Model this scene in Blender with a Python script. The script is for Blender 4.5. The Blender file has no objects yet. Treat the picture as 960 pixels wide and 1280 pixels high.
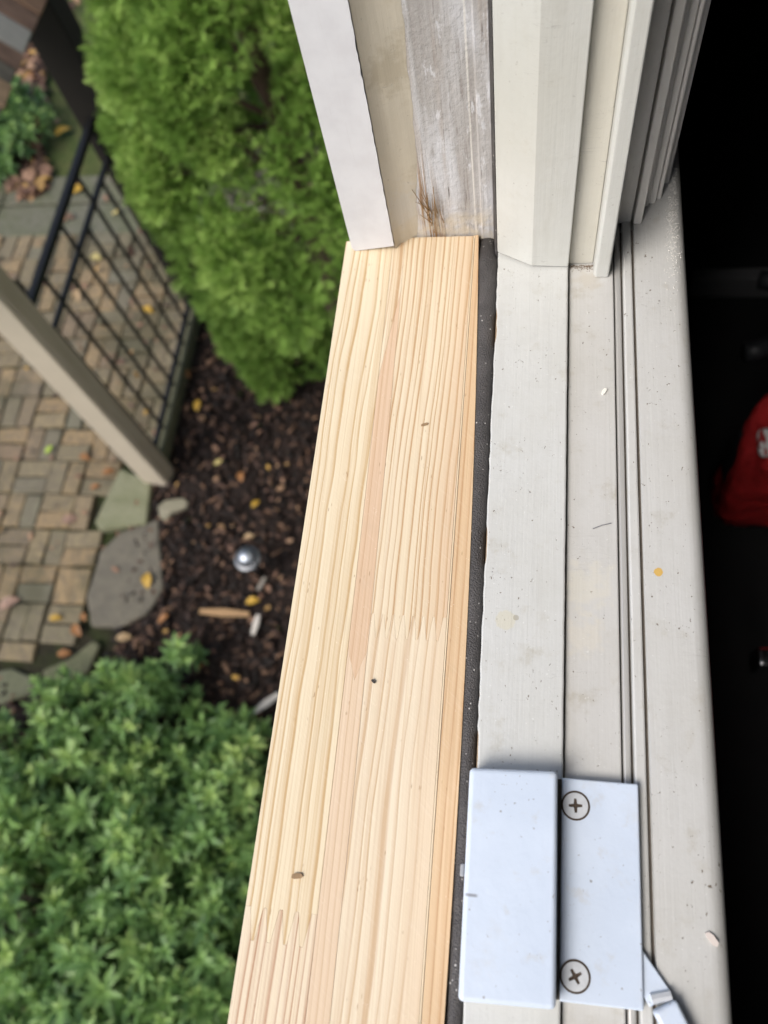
import bpy, bmesh, math, random
import numpy as np
from mathutils import Vector, Matrix
random.seed(7); rng = np.random.default_rng(11)
sc = bpy.context.scene
col = sc.collection

# ---------------------------------------------------------------- camera, sky, sun, exposure
CAM_H = 0.30                      # camera above the painted sill (sill top is z = 0)
G = -3.45                         # garden level
F = 990.0                         # focal length in pixels of the 960 px wide photograph
n = np.array([158., -438., -F]); n /= np.linalg.norm(n)      # straight down, camera space
s = np.array([253., 2359., -F]); s -= n*(s@n); s /= np.linalg.norm(s)   # along the sill
RM = np.array([np.cross(s, -n), s, -n])                      # camera -> world
cam = bpy.data.cameras.new('camera'); camo = bpy.data.objects.new('camera', cam); col.objects.link(camo)
m4 = Matrix([list(RM[i]) + [0.0] for i in range(3)] + [[0, 0, 0, 1]])
m4.translation = (0, 0, CAM_H)
camo.matrix_world = m4
cam.sensor_fit = 'HORIZONTAL'; cam.sensor_width = 36; cam.lens = 36*F/960
cam.clip_start = 0.01; cam.clip_end = 500
cam.dof.use_dof = True; cam.dof.focus_distance = 0.325; cam.dof.aperture_fstop = 13
sc.camera = camo

SUN_EL, SUN_AZ = math.radians(52), math.radians(222)   # azimuth clockwise from +Y; light from outside, behind the camera
w = bpy.data.worlds.new('World'); sc.world = w; w.use_nodes = True
nt = w.node_tree; bg = nt.nodes['Background']
sky = nt.nodes.new('ShaderNodeTexSky'); sky.sky_type = 'NISHITA'; sky.sun_disc = False
sky.sun_elevation = SUN_EL; sky.sun_rotation = SUN_AZ; sky.air_density = 1.0; sky.dust_density = 3.0; sky.ozone_density = 1.0
nt.links.new(sky.outputs[0], bg.inputs[0]); bg.inputs[1].default_value = 0.12
sl = bpy.data.lights.new('sun', 'SUN'); sl.energy = 1.3; sl.angle = math.radians(28); sl.color = (1, .975, .935)
so = bpy.data.objects.new('sun', sl); col.objects.link(so)
sdir = Vector((math.sin(SUN_AZ)*math.cos(SUN_EL), math.cos(SUN_AZ)*math.cos(SUN_EL), math.sin(SUN_EL)))
so.rotation_euler = sdir.to_track_quat('Z', 'Y').to_euler(); so.location = sdir*20
sc.view_settings.view_transform = 'Standard'; sc.view_settings.look = 'None'
sc.view_settings.gamma = 1.0; sc.view_settings.use_curve_mapping = False
sc.view_settings.exposure = 0.95
sc.cycles.use_denoising = True
sc.cycles.max_bounces = 8

# ---------------------------------------------------------------- photo directions -> points on planes
def ray(px, py): return RM @ np.array([px-480., 640.-py, -F])
def onz(px, py, z=0.0):
    r = ray(px, py); t = (z-CAM_H)/r[2]; return Vector((r[0]*t, r[1]*t, z))
def ony(px, py, y):
    r = ray(px, py); t = y/r[1]; return Vector((r[0]*t, y, CAM_H+r[2]*t))
def onx(px, py, x):
    r = ray(px, py); t = x/r[0]; return Vector((x, r[1]*t, CAM_H+r[2]*t))
def gr(px, py, up=0.0): return onz(px, py, G+up)
def proj(p):
    c = RM.T @ (np.array(p)-np.array([0, 0, CAM_H]))
    return 480+F*c[0]/-c[2], 640-F*c[1]/-c[2]

# ---------------------------------------------------------------- scene graph helpers
LOC = {}
def tag(o, label=None, cat=None, group=None, kind=None):
    if label: o['label'] = label
    if cat: o['category'] = cat
    if group: o['group'] = group
    if kind: o['kind'] = kind
    return o
def thing(name, label, cat, loc=(0, 0, 0), group=None):
    o = bpy.data.objects.new(name, None); col.objects.link(o); o.location = loc
    o.empty_display_size = .05; LOC[o] = Vector(loc)
    return tag(o, label, cat, group)
class MB:
    def __init__(s): s.v = []; s.f = []
    def add(s, v, f):
        b = len(s.v); s.v += [tuple(p) for p in v]; s.f += [tuple(b+i for i in q) for q in f]; return s
    def box(s, x0, x1, y0, y1, z0, z1):
        v = [(x, y, z) for x in (x0, x1) for y in (y0, y1) for z in (z0, z1)]
        return s.add(v, [(0,1,3,2),(4,6,7,5),(0,4,5,1),(2,3,7,6),(0,2,6,4),(1,5,7,3)])
    def prism(s, pts, d0, d1, axis='z'):
        """pts: 2-D outline; extruded from d0 to d1 along axis (x: (y,z), y: (x,z), z: (x,y))"""
        k = len(pts)
        def mk(p, d): return {'z': (p[0], p[1], d), 'y': (p[0], d, p[1]), 'x': (d, p[0], p[1])}[axis]
        v = [mk(p, d0) for p in pts]+[mk(p, d1) for p in pts]
        f = [tuple(range(k))[::-1], tuple(range(k, 2*k))]+[(i, (i+1) % k, k+(i+1) % k, k+i) for i in range(k)]
        return s.add(v, f)
    def tube(s, pts, r, n=8, cap=True):
        P = [Vector(p) for p in pts]; rr = r if hasattr(r, '__len__') else [r]*len(P)
        v = []; f = []; up = Vector((.31, .17, .93)).normalized()
        for i, p in enumerate(P):
            t = (P[min(i+1, len(P)-1)]-P[max(i-1, 0)]).normalized()
            a = t.cross(up)
            if a.length < 1e-3: a = t.cross(Vector((1, 0, 0)))
            a.normalize(); b = t.cross(a)
            for k in range(n):
                an = 2*math.pi*k/n; v.append(p+rr[i]*(math.cos(an)*a+math.sin(an)*b))
        for i in range(len(P)-1):
            for k in range(n):
                f.append((i*n+k, i*n+(k+1) % n, (i+1)*n+(k+1) % n, (i+1)*n+k))
        if cap: f += [tuple(range(n))[::-1], tuple(range((len(P)-1)*n, len(P)*n))]
        return s.add(v, f)
    def lathe(s, prof, c, n=24):
        c = Vector(c); v = []; f = []
        for r, z in prof:
            for k in range(n):
                an = 2*math.pi*k/n; v.append(c+Vector((r*math.cos(an), r*math.sin(an), z)))
        for i in range(len(prof)-1):
            for k in range(n):
                f.append((i*n+k, i*n+(k+1) % n, (i+1)*n+(k+1) % n, (i+1)*n+k))
        f += [tuple(range(n))[::-1], tuple(range((len(prof)-1)*n, len(prof)*n))]
        return s.add(v, f)
def fix(me):
    bm = bmesh.new(); bm.from_mesh(me); bmesh.ops.recalc_face_normals(bm, faces=bm.faces); bm.to_mesh(me); bm.free()
def obj(name, mb, mat, parent=None, bevel=0, seg=2, smooth=False, base=None):
    """one mesh object; vertices are given in world metres and moved into the parent's frame"""
    me = bpy.data.meshes.new(name)
    L = LOC[parent] if parent is not None else Vector(base) if base is not None else Vector((0, 0, 0))
    me.from_pydata([(p[0]-L.x, p[1]-L.y, p[2]-L.z) for p in mb.v], [], mb.f); me.update(); fix(me)
    o = bpy.data.objects.new(name, me); col.objects.link(o); me.materials.append(mat)
    if parent is not None: o.parent = parent
    elif base is not None: o.location = base
    LOC[o] = L
    if bevel:
        b = o.modifiers.new('bevel', 'BEVEL'); b.width = bevel; b.segments = seg; b.limit_method = 'ANGLE'; b.angle_limit = math.radians(40)
    if smooth or bevel:
        for p in me.polygons: p.use_smooth = bool(smooth)
    return o
def arr_obj(name, V, Fq, mat, parent=None, attr=None, base=None, smooth=False):
    """one mesh from numpy arrays: V (n,3), Fq (m,3|4); attr: per-vertex float 'tint'"""
    L = LOC[parent] if parent is not None else Vector(base or (0, 0, 0))
    V = (V-np.array(L)).astype(np.float32)
    me = bpy.data.meshes.new(name); k = Fq.shape[1]
    me.vertices.add(len(V)); me.vertices.foreach_set('co', V.ravel())
    me.loops.add(Fq.size); me.loops.foreach_set('vertex_index', Fq.astype(np.int32).ravel())
    me.polygons.add(len(Fq)); me.polygons.foreach_set('loop_start', np.arange(0, Fq.size, k, dtype=np.int32))
    if attr is not None:
        a = me.attributes.new('tint', 'FLOAT', 'POINT'); a.data.foreach_set('value', attr.astype(np.float32))
    me.update(calc_edges=True); me.validate()
    if smooth: me.polygons.foreach_set('use_smooth', np.ones(len(Fq), bool))
    o = bpy.data.objects.new(name, me); col.objects.link(o); me.materials.append(mat)
    if parent is not None: o.parent = parent
    else: o.location = L
    LOC[o] = L
    return o

# ---------------------------------------------------------------- material helpers
class NT:
    def __init__(s, name, rough=.6, spec=.4):
        s.m = bpy.data.materials.new(name); s.m.use_nodes = True; s.t = s.m.node_tree
        s.b = s.t.nodes['Principled BSDF']; s.b.inputs['Roughness'].default_value = rough
        s.b.inputs['Specular IOR Level'].default_value = spec
        s._p = None
    def n(s, typ, **k):
        d = s.t.nodes.new(typ)
        for a, b in k.items(): setattr(d, a, b)
        return d
    def put(s, sock, v):
        if hasattr(v, 'is_linked') or hasattr(v, 'links'): s.t.links.new(v, sock)
        elif isinstance(v, (tuple, list)) and sock.type == 'RGBA' and len(v) == 3: sock.default_value = (*v, 1)
        else: sock.default_value = v
    @property
    def pos(s):
        if s._p is None: s._p = s.n('ShaderNodeNewGeometry').outputs['Position']
        return s._p
    def xyz(s):
        d = s.n('ShaderNodeSeparateXYZ'); s.put(d.inputs[0], s.pos); return d.outputs
    def math(s, op, a, b=0.0, clamp=False):
        d = s.n('ShaderNodeMath', operation=op, use_clamp=clamp); s.put(d.inputs[0], a); s.put(d.inputs[1], b); return d.outputs[0]
    def scale(s, v, sv):
        d = s.n('ShaderNodeVectorMath', operation='MULTIPLY'); s.put(d.inputs[0], v); d.inputs[1].default_value = sv; return d.outputs[0]
    def noise(s, sv, detail=3, rough=.55, vec=None, off=0.0, dist=0.0):
        v = s.scale(vec if vec is not None else s.pos, sv if isinstance(sv, tuple) else (sv,)*3)
        if off:
            d = s.n('ShaderNodeVectorMath', operation='ADD'); s.put(d.inputs[0], v); d.inputs[1].default_value = (off, off*1.7, off*.6); v = d.outputs[0]
        d = s.n('ShaderNodeTexNoise'); s.put(d.inputs['Vector'], v); d.inputs['Scale'].default_value = 1
        d.inputs['Detail'].default_value = detail; d.inputs['Roughness'].default_value = rough; d.inputs['Distortion'].default_value = dist
        return d.outputs['Fac']
    def voro(s, sv, feature='F1'):
        d = s.n('ShaderNodeTexVoronoi', feature=feature); s.put(d.inputs['Vector'], s.scale(s.pos, sv if isinstance(sv, tuple) else (sv,)*3)); d.inputs['Scale'].default_value = 1
        return d.outputs['Distance'], d.outputs['Color'] if feature == 'F1' else None
    def ramp(s, f, stops, interp='LINEAR'):
        d = s.n('ShaderNodeValToRGB'); d.color_ramp.interpolation = interp; s.put(d.inputs[0], f)
        e = d.color_ramp.elements
        while len(e) < len(stops): e.new(.5)
        for q, (p, c) in zip(e, stops):
            q.position = p; q.color = (*c, 1) if isinstance(c, tuple) else (c, c, c, 1)
        return d.outputs[0]
    def step(s, f, a, b):
        d = s.n('ShaderNodeMapRange', interpolation_type='SMOOTHSTEP'); s.put(d.inputs[0], f); d.inputs[1].default_value = a; d.inputs[2].default_value = b
        return d.outputs[0]
    def mix(s, f, a, b, mode='MIX'):
        d = s.n('ShaderNodeMix', data_type='RGBA', blend_type=mode); s.put(d.inputs[0], f); s.put(d.inputs[6], a); s.put(d.inputs[7], b); return d.outputs[2]
    def bump(s, h, dist=.001, strength=1.0):
        d = s.n('ShaderNodeBump'); d.inputs['Distance'].default_value = dist; d.inputs['Strength'].default_value = strength
        s.put(d.inputs['Height'], h); s.t.links.new(d.outputs[0], s.b.inputs['Normal']); return s
    def color(s, c): s.put(s.b.inputs['Base Color'], c); return s
    def rough(s, c): s.put(s.b.inputs['Roughness'], c); return s
    def spot(s, c, x, y, r, z=None, irr=.5):
        """mask of a stain around a point"""
        d = s.n('ShaderNodeVectorMath', operation='DISTANCE')
        if z is None:
            d2 = s.scale(s.pos, (1, 1, 0)); s.put(d.inputs[0], d2); d.inputs[1].default_value = (x, y, 0)
        else:
            s.put(d.inputs[0], s.pos); d.inputs[1].default_value = (x, y, z)
        q = s.math('ADD', d.outputs['Value'], s.math('MULTIPLY', s.math('SUBTRACT', s.noise(900 if irr < 1 else 260, 3), .5), r*irr))
        return s.step(q, r*1.08, r*.92) if irr < 1 else s.step(q, r*1.7, r*.4)

def simple(name, c, rough=.6, metal=0, spec=.4, var=0, scale=40, bumpd=0):
    t = NT(name, rough, spec); t.b.inputs['Metallic'].default_value = metal
    if var:
        f = t.noise(scale, 4); t.color(t.mix(f, tuple(x*(1-var) for x in c), tuple(min(1, x*(1+var)) for x in c)))
        if bumpd: t.bump(f, bumpd)
    else: t.color(c)
    return t.m

def paint(name, base=(.72, .715, .68), dark=(.42, .39, .33), axis='y', dirt=.5, specks=1.0, stains=(), chips=0.0, rough=.42):
    t = NT(name, rough, .45)
    st = (260, 7, 260) if axis == 'y' else (260, 260, 7)
    big = t.noise(14, 4); streak = t.noise(st, 3); streak2 = t.noise(tuple(q*4 for q in st), 2, off=3)
    c = t.mix(t.step(big, .3, .75), base, tuple(b*.93*q for b, q in zip(base, (1, .99, .96))))
    c = t.mix(t.math('MULTIPLY', t.step(streak, .45, .8), .18), c, tuple(b*.84 for b in base))
    g = t.math('MULTIPLY', t.step(t.noise(70, 5, .7, off=5), .55, .8), dirt)
    c = t.mix(g, c, tuple(b*q for b, q in zip(base, (.78, .74, .66))))
    # grime specks
    mo = t.noise(110, 5, .75, off=31); c = t.mix(t.math('MULTIPLY', t.step(mo, .42, .72), .22), c, tuple(b*q for b, q in zip(base, (.80, .79, .75))))
    ls = t.noise((95, 12, 95) if axis == 'y' else (95, 95, 12), 4, .6, off=27); c = t.mix(t.math('MULTIPLY', t.step(ls, .56, .70), .22), c, tuple(b*q for b, q in zip(base, (.74, .72, .68))))
    n1 = t.noise((800, 520, 800) if axis == 'y' else (800, 800, 520), 3, .6, off=9); n2 = t.noise(45, 3, off=2)
    sp = t.math('MULTIPLY', t.step(t.math('ADD', n1, t.math('MULTIPLY', n2, .16)), .768, .81), specks)
    n3 = t.noise(300, 4, .65, off=15); sp2 = t.math('MULTIPLY', t.step(t.math('ADD', n3, t.math('MULTIPLY', n2, .20)), .790, .83), specks)
    sp = t.math('MAXIMUM', sp, sp2)
    n4 = t.noise(700, 2, off=21); c = t.mix(t.math('MULTIPLY', t.step(n4, .70, .76), .6*specks), c, tuple(min(.9, b*1.25) for b in base))
    c = t.mix(sp, c, (.16, .13, .10))
    sv = (45, 330, 45) if axis == 'y' else (45, 45, 330)
    sq = t.noise(sv, 2, .5, off=11, dist=1.5); ln = t.step(t.math('ABSOLUTE', t.math('SUBTRACT', sq, .5)), .006, .002)
    c = t.mix(t.math('MULTIPLY', t.math('MULTIPLY', ln, t.step(t.noise(40, 2, off=13), .56, .68)), .5), c, (.30, .29, .27))
    for (x, y, z, r, cs, k) in stains:
        c = t.mix(t.math('MULTIPLY', t.spot(None, x, y, r, z, .5 if r < .004 else 3.5), k), c, cs)
    if chips:
        q = t.step(t.noise((120, 28, 120) if axis == 'y' else (120, 120, 28), 5, .7, off=7), .70-chips*.1, .73-chips*.1)
        c = t.mix(q, c, (.30, .24, .17))
    t.color(c)
    t.rough(t.math('ADD', t.math('MULTIPLY', big, .25), rough-.12))
    h = t.math('ADD', t.math('MULTIPLY', streak, .7), t.math('MULTIPLY', streak2, .35))
    h = t.math('SUBTRACT', h, t.math('MULTIPLY', sp, .5))
    h = t.math('ADD', h, t.math('MULTIPLY', t.noise(500, 3, off=4), .35))
    t.bump(h, .0003, .6)
    return t.m

def pine(name, freq, slope, phase, cream=(.75, .62, .44), tan=(.58, .39, .22), warp=.004, sharp=.55, amt=1.0, pink=None, irr=1.2, speck=.6):
    """sawn softwood: growth rings as saw-tooth bands along Y"""
    t = NT(name, .55, .3); x, y, z = t.xyz()
    wv = t.n('ShaderNodeCombineXYZ'); t.put(wv.inputs[0], t.math('MULTIPLY', x, 25.0)); t.put(wv.inputs[1], t.math('MULTIPLY', y, 9.0)); wv.inputs[2].default_value = phase
    wn = t.n('ShaderNodeTexNoise'); t.put(wn.inputs['Vector'], wv.outputs[0]); wn.inputs['Scale'].default_value = 1; wn.inputs['Detail'].default_value = 2.5
    u = t.math('ADD', x, t.math('MULTIPLY', t.math('SUBTRACT', wn.outputs['Fac'], .5), warp*2))
    u = t.math('ADD', u, t.math('MULTIPLY', y, slope))
    ic = t.n('ShaderNodeCombineXYZ'); t.put(ic.inputs[0], t.math('MULTIPLY', u, 130.0)); ic.inputs[1].default_value = phase*3.1
    inn = t.n('ShaderNodeTexNoise'); t.put(inn.inputs['Vector'], ic.outputs[0]); inn.inputs['Scale'].default_value = 1; inn.inputs['Detail'].default_value = 1
    r = t.math('ADD', t.math('MULTIPLY', u, freq), t.math('MULTIPLY', inn.outputs['Fac'], irr))
    saw = t.math('FRACT', t.math('ADD', r, phase))
    lat = t.ramp(saw, [(0, .12), (.08, .0), (sharp, .10), (.76, .38), (.88, .95), (.93, 1.0), (.965, .7), (1.0, .12)])
    fine = t.noise((1700, 22, 1700), 2, off=phase)
    fine2 = t.noise((480, 6, 480), 3, off=phase+1)
    wr = t.n('ShaderNodeTexWhiteNoise', noise_dimensions='1D'); t.put(wr.inputs['W'], t.math('FLOOR', t.math('ADD', r, phase)))
    amp = t.math('MULTIPLY', t.math('ADD', .75, t.math('ADD', t.math('MULTIPLY', wr.outputs['Value'], .6), t.math('MULTIPLY', t.noise((160, 10, 160), 2, off=phase+4), .4))), amt)
    c = t.mix(t.math('MULTIPLY', lat, amp, True), cream, tan)
    c = t.mix(t.math('MULTIPLY', t.step(fine, .35, .8), .22), c, tuple(a*b for a, b in zip(cream, (.80, .72, .62))))
    c = t.mix(t.math('MULTIPLY', t.step(fine2, .4, .75), .35), c, tuple(min(1, a*b) for a, b in zip(cream, (1.06, 1.10, 1.18))))
    hf = t.noise((1100, 5, 1100), 2, off=phase+7); c = t.mix(t.math('MULTIPLY', t.step(hf, .54, .62), .30*amt), c, tan)
    if pink is not None: c = t.mix(t.math('MULTIPLY', t.math('MULTIPLY', t.step(u, pink[1], pink[2]), t.math('ADD', .5, fine2)), pink[3]), c, t.mix(t.math('MULTIPLY', lat, .6), pink[0], tan))
    dn1 = t.noise(55, 3, off=phase+2); c = t.mix(t.math('MULTIPLY', t.step(dn1, .55, .75), .18), c, tuple(q*.8 for q in cream))
    # short pores / fluff from the saw
    d, _ = t.voro((900, 170, 900)); sp = t.math('MULTIPLY', t.step(d, .26, .12), t.step(t.noise(120, 2, off=8), .60, .68))
    c = t.mix(t.math('MULTIPLY', sp, speck), c, (.30, .17, .08))
    d3, _ = t.voro(1200); sp3 = t.math('MULTIPLY', t.step(d3, .25, .1), t.step(t.noise(210, 2, off=6), .62, .7))
    c = t.mix(t.math('MULTIPLY', sp3, .5), c, (.95, .88, .74))
    # faint diagonal sanding marks
    dg = t.n('ShaderNodeCombineXYZ'); t.put(dg.inputs[0], t.math('MULTIPLY', t.math('ADD', x, y), 700.0)); t.put(dg.inputs[1], t.math('MULTIPLY', t.math('SUBTRACT', x, y), 60.0))
    dn = t.n('ShaderNodeTexNoise'); t.put(dn.inputs['Vector'], dg.outputs[0]); dn.inputs['Scale'].default_value = 1; dn.inputs['Detail'].default_value = 2
    c = t.mix(t.math('MULTIPLY', t.step(dn.outputs['Fac'], .55, .78), .08), c, (.90, .82, .70))
    t.color(c)
    h = t.math('ADD', t.math('MULTIPLY', lat, .12), t.math('MULTIPLY', fine, .5))
    h = t.math('ADD', h, t.math('MULTIPLY', dn.outputs['Fac'], .25))
    t.bump(h, .00025, .7)
    return t.m

def foliage(name, stops, rough=.5, trans=.3, spec=.4):
    t = NT(name, rough, spec)
    a = t.n('ShaderNodeAttribute', attribute_name='tint'); c = t.ramp(a.outputs['Fac'], stops)
    t.color(c)
    tr = t.n('ShaderNodeBsdfTranslucent'); t.put(tr.inputs[0], c); mx = t.n('ShaderNodeMixShader'); mx.inputs[0].default_value = trans
    out = t.t.nodes['Material Output']; t.t.links.new(t.b.outputs[0], mx.inputs[1]); t.t.links.new(tr.outputs[0], mx.inputs[2]); t.t.links.new(mx.outputs[0], out.inputs[0])
    return t.m

# ================================================================= GROUND
def rect_mesh(x0, x1, y0, y1, z, nx=1, ny=1, amp=0.0):
    X, Y = np.meshgrid(np.linspace(x0, x1, nx+1), np.linspace(y0, y1, ny+1), indexing='ij')
    Z = np.full_like(X, z)
    if amp:
        for k in range(7):
            a, b, p = rng.uniform(3, 30), rng.uniform(3, 30), rng.uniform(0, 6.3)
            Z += amp*np.sin(X*a+p)*np.sin(Y*b+p*2)/2.2
        Z += rng.uniform(-amp, amp, Z.shape)*.4
    V = np.stack([X.ravel(), Y.ravel(), Z.ravel()], 1)
    i, j = np.meshgrid(np.arange(nx), np.arange(ny), indexing='ij'); i = i.ravel(); j = j.ravel(); w_ = ny+1
    return V, np.stack([i*w_+j, (i+1)*w_+j, (i+1)*w_+j+1, i*w_+j+1], 1)
t = NT('moss_lawn', .9, .2); f = t.noise(9, 5); f2 = t.noise(120, 4)
c = t.mix(t.step(f, .35, .65), (.075, .105, .028), (.12, .125, .045)); c = t.mix(t.step(f2, .4, .7), c, (.045, .065, .02))
t.color(c).bump(f2, .02); M_moss = t.m
V, Fq = rect_mesh(-160, 160, -160, 160, G-.012); tag(arr_obj('ground', V, Fq, M_moss), 'mossy green lawn ground around the house', None, None, 'structure')
t = NT('mulch_soil', .85, .25); f = t.noise(60, 6, .7); c = t.ramp(f, [(.3, (.008, .006, .005)), (.55, (.022, .014, .011)), (.75, (.05, .03, .022))])
t.color(c).bump(f, .02); M_soil = t.m
V, Fq = rect_mesh(-2.02, -.07, -3.2, 5.2, G+.006, 90, 380, .012); bed = arr_obj('mulch_bed', V, Fq, M_soil); tag(bed, None, None, None, 'structure')
V, Fq = rect_mesh(-3.6, -2.02, -3.2, .62, G+.006, 70, 170, .012); bed2 = arr_obj('mulch_bed', V, Fq, M_soil); tag(bed2, None, None, None, 'structure')
t = NT('patio_soil', .95, .15); f = t.noise(40, 5, .65); f2 = t.noise(5, 3, off=3)
c = t.ramp(f, [(.3, (.012, .011, .008)), (.7, (.035, .032, .020))]); c = t.mix(t.math('MULTIPLY', t.step(f2, .40, .60), .75), c, (.030, .042, .012))
t.color(c).bump(f, .01); M_joint = t.m
V, Fq = rect_mesh(-7.5, -2.02, .62, 3.95, G-.004, 60, 40, .003); patio = arr_obj('patio', V, Fq, M_joint); tag(patio, 'brick basket weave patio with mossy joints', None, None, 'structure')

# individual bricks, basket weave (pairs of bricks turned by quarter turns)
def brick_mesh(name, l, wd, h, c=.006):
    mb = MB(); a, b = l/2, wd/2
    v = [(sx*a, sy*b, 0) for sx, sy in ((-1,-1),(1,-1),(1,1),(-1,1))]+[(sx*a, sy*b, h-c) for sx, sy in ((-1,-1),(1,-1),(1,1),(-1,1))]+[(sx*(a-c), sy*(b-c), h) for sx, sy in ((-1,-1),(1,-1),(1,1),(-1,1))]
    v = [(p[0]+random.uniform(-.0035, .0035), p[1]+random.uniform(-.0045, .0045), p[2]+(random.uniform(-.003, .002) if i > 3 else 0)) for i, p in enumerate(v)]
    f = [(8, 9, 10, 11)]+[(i, (i+1) % 4, 4+(i+1) % 4, 4+i) for i in range(4)]+[(4+i, 4+(i+1) % 4, 8+(i+1) % 4, 8+i) for i in range(4)]
    mb.add(v, f); me = bpy.data.meshes.new(name); me.from_pydata(mb.v, [], mb.f); fix(me); return me
t = NT('clay_brick', .85, .25); oi = t.n('ShaderNodeObjectInfo')
c = t.ramp(oi.outputs['Random'], [(0, (.24, .17, .09)), (.15, (.28, .20, .105)), (.32, (.19, .155, .09)), (.48, (.165, .145, .09)), (.62, (.22, .155, .095)), (.76, (.135, .135, .095)), (.9, (.26, .20, .11)), (1, (.175, .13, .085))])
f = t.noise(45, 5, .65); c = t.mix(t.step(f, .35, .75), c, (.12, .10, .075))
grime_shade = t.noise(2.6, 4, off=2); xx, yy, zz = t.xyz(); grime_shade = t.math('ADD', grime_shade, t.math('MULTIPLY', t.math('MULTIPLY', t.step(xx, -2.75, -2.15), t.step(yy, 1.55, 2.0)), .16)); c = t.mix(t.math('MULTIPLY', t.step(grime_shade, .48, .70), .75), c, (.070, .066, .038)); fg = t.noise(14, 4, off=6); c = t.mix(t.math('MULTIPLY', t.step(fg, .5, .7), .5), c, (.085, .075, .05))  # mossy grime; the extra darkening by the trellis is painted shade
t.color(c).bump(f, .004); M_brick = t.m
bm_var = [brick_mesh('brick', .198, .096, .045) for _ in range(6)]
STONES = dict(a=[(150,585),(189,600),(183,655),(123,662),(118,652)], b=[(150,665),(197,648),(204,735),(186,765),(150,785),(113,782),(108,745),(125,690)])
def inpoly(x, y, P):
    r = False
    for i in range(len(P)):
        (x0, y0), (x1, y1) = P[i], P[i-1]
        if (y0 > y) != (y1 > y) and x < (x1-x0)*(y-y0)/(y1-y0)+x0: r = not r
    return r
U = .2115; bx0, by0 = gr(2, 660)[0], gr(2, 660)[1]
spots = []
for i in range(-14, 9):
    for j in range(-11, 6):
        hor = (i+j) % 2 == 0
        for k in (0, 1):
            cx = bx0+i*U+(U/2 if hor else U*(.25+.5*k)); cy = by0-(j+1)*U+U+ (0)
            cy = by0-U+(-j)*U+(U*(.25+.5*k) if hor else U/2)+ 0
            spots.append((cx, cy, 0 if hor else math.pi/2))
seen, rest = [], []
for cx, cy, a in spots:
    if not (.66 < cy < 3.52 and -6.5 < cx < -2.06): continue
    p = proj((cx, cy, G))
    if any(inpoly(p[0]+dx, p[1]+dy, P) for P in STONES.values() for dx in (-3, 3) for dy in (-2, 2)): continue
    if cx > -2.12 and cy < 1.85: continue
    if p[0] > 112 and p[1] > 690: continue
    if p[1] > 838-.35*p[0]: continue
    (seen if -60 < p[0] < 300 and 180 < p[1] < 930 else rest).append((cx, cy, a, (p[0]-100)**2+(p[1]-650)**2))
seen.sort(key=lambda q: q[3])
rest += seen[300:]; seen = seen[:300]
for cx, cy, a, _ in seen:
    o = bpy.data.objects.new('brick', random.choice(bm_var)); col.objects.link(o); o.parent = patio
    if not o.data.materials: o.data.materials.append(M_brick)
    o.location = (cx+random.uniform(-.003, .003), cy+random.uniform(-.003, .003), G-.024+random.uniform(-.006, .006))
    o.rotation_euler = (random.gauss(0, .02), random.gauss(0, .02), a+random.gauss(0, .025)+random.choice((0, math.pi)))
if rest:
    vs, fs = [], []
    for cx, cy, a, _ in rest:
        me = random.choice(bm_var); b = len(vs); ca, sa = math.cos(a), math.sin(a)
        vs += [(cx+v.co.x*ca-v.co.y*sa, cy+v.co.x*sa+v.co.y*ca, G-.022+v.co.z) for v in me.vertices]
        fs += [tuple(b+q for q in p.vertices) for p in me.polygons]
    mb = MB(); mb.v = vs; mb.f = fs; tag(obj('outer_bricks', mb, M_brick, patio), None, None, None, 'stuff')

# stone slabs closing the patio
t = NT('slab_stone', .8, .3); f = t.noise(25, 5, .6); f2 = t.noise(4, 3)
c = t.mix(t.step(f2, .35, .65), (.10, .105, .062), (.12, .115, .085)); c = t.mix(t.step(f, .4, .75), c, (.08, .085, .05)); t.color(c).bump(f, .006); M_slab = t.m
x = -6.4
while x < -2.1:
    wd = random.uniform(.55, .8)
    for (y0, y1) in ((3.53, 3.80), (3.815, 4.06)):
        mb = MB(); mb.box(x+.008, x+wd-.008, y0+random.uniform(0, .01), y1, G-.04, G+.02+random.uniform(-.004, .006)); obj('slab', mb, M_slab, patio, .008)
    x += wd

# stones by the patio corner
def stone(name, px, up, h, mat, label, cat='stone', jitter=.003, bev=.012):
    P = [gr(*p, up) for p in px]; c = sum(P, Vector())/len(P)
    pts = []
    for i in range(len(P)):
        a, b = P[i], P[(i+1) % len(P)]
        for k in range(3):
            q = a.lerp(b, k/3); pts.append((q.x+random.uniform(-jitter, jitter), q.y+random.uniform(-jitter, jitter)))
    mb = MB(); mb.prism(pts, G+up-h, G+up)
    o = obj(name, mb, mat, None, bev, 3, base=(c.x, c.y, G)); tag(o, label, cat); return o
def stone_mat(name, c1, c2, c3):
    t = NT(name, .8, .3); f = t.noise(12, 5, .6); f2 = t.noise(70, 4); v, _ = t.voro(14)
    c = t.mix(t.step(f, .3, .7), c1, c2); c = t.mix(t.math('MULTIPLY', t.step(f2, .5, .75), .6), c, c3)
    t.color(c); t.bump(t.math('ADD', f2, f), .008); return t.m
stone('stone_block', STONES['a'], .05, .09, stone_mat('block_stone', (.155, .16, .09), (.20, .20, .125), (.10, .11, .055)), 'pale green rectangular stone block at the foot of the tan post')
stone('flagstone', STONES['b'], .035, .08, stone_mat('flag_stone', (.105, .095, .075), (.14, .125, .095), (.08, .085, .05)), 'large flat irregular brown grey flagstone between bricks and mulch')
stone('small_stone', [(197,632),(206,625),(228,622),(235,627),(232,634),(215,640),(207,650),(199,646)], .045, .06, stone_mat('small_stone', (.19, .18, .125), (.24, .22, .16), (.12, .12, .07)), 'small pale rounded stone in mulch beside the tan post base', jitter=.0, bev=.008)
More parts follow.
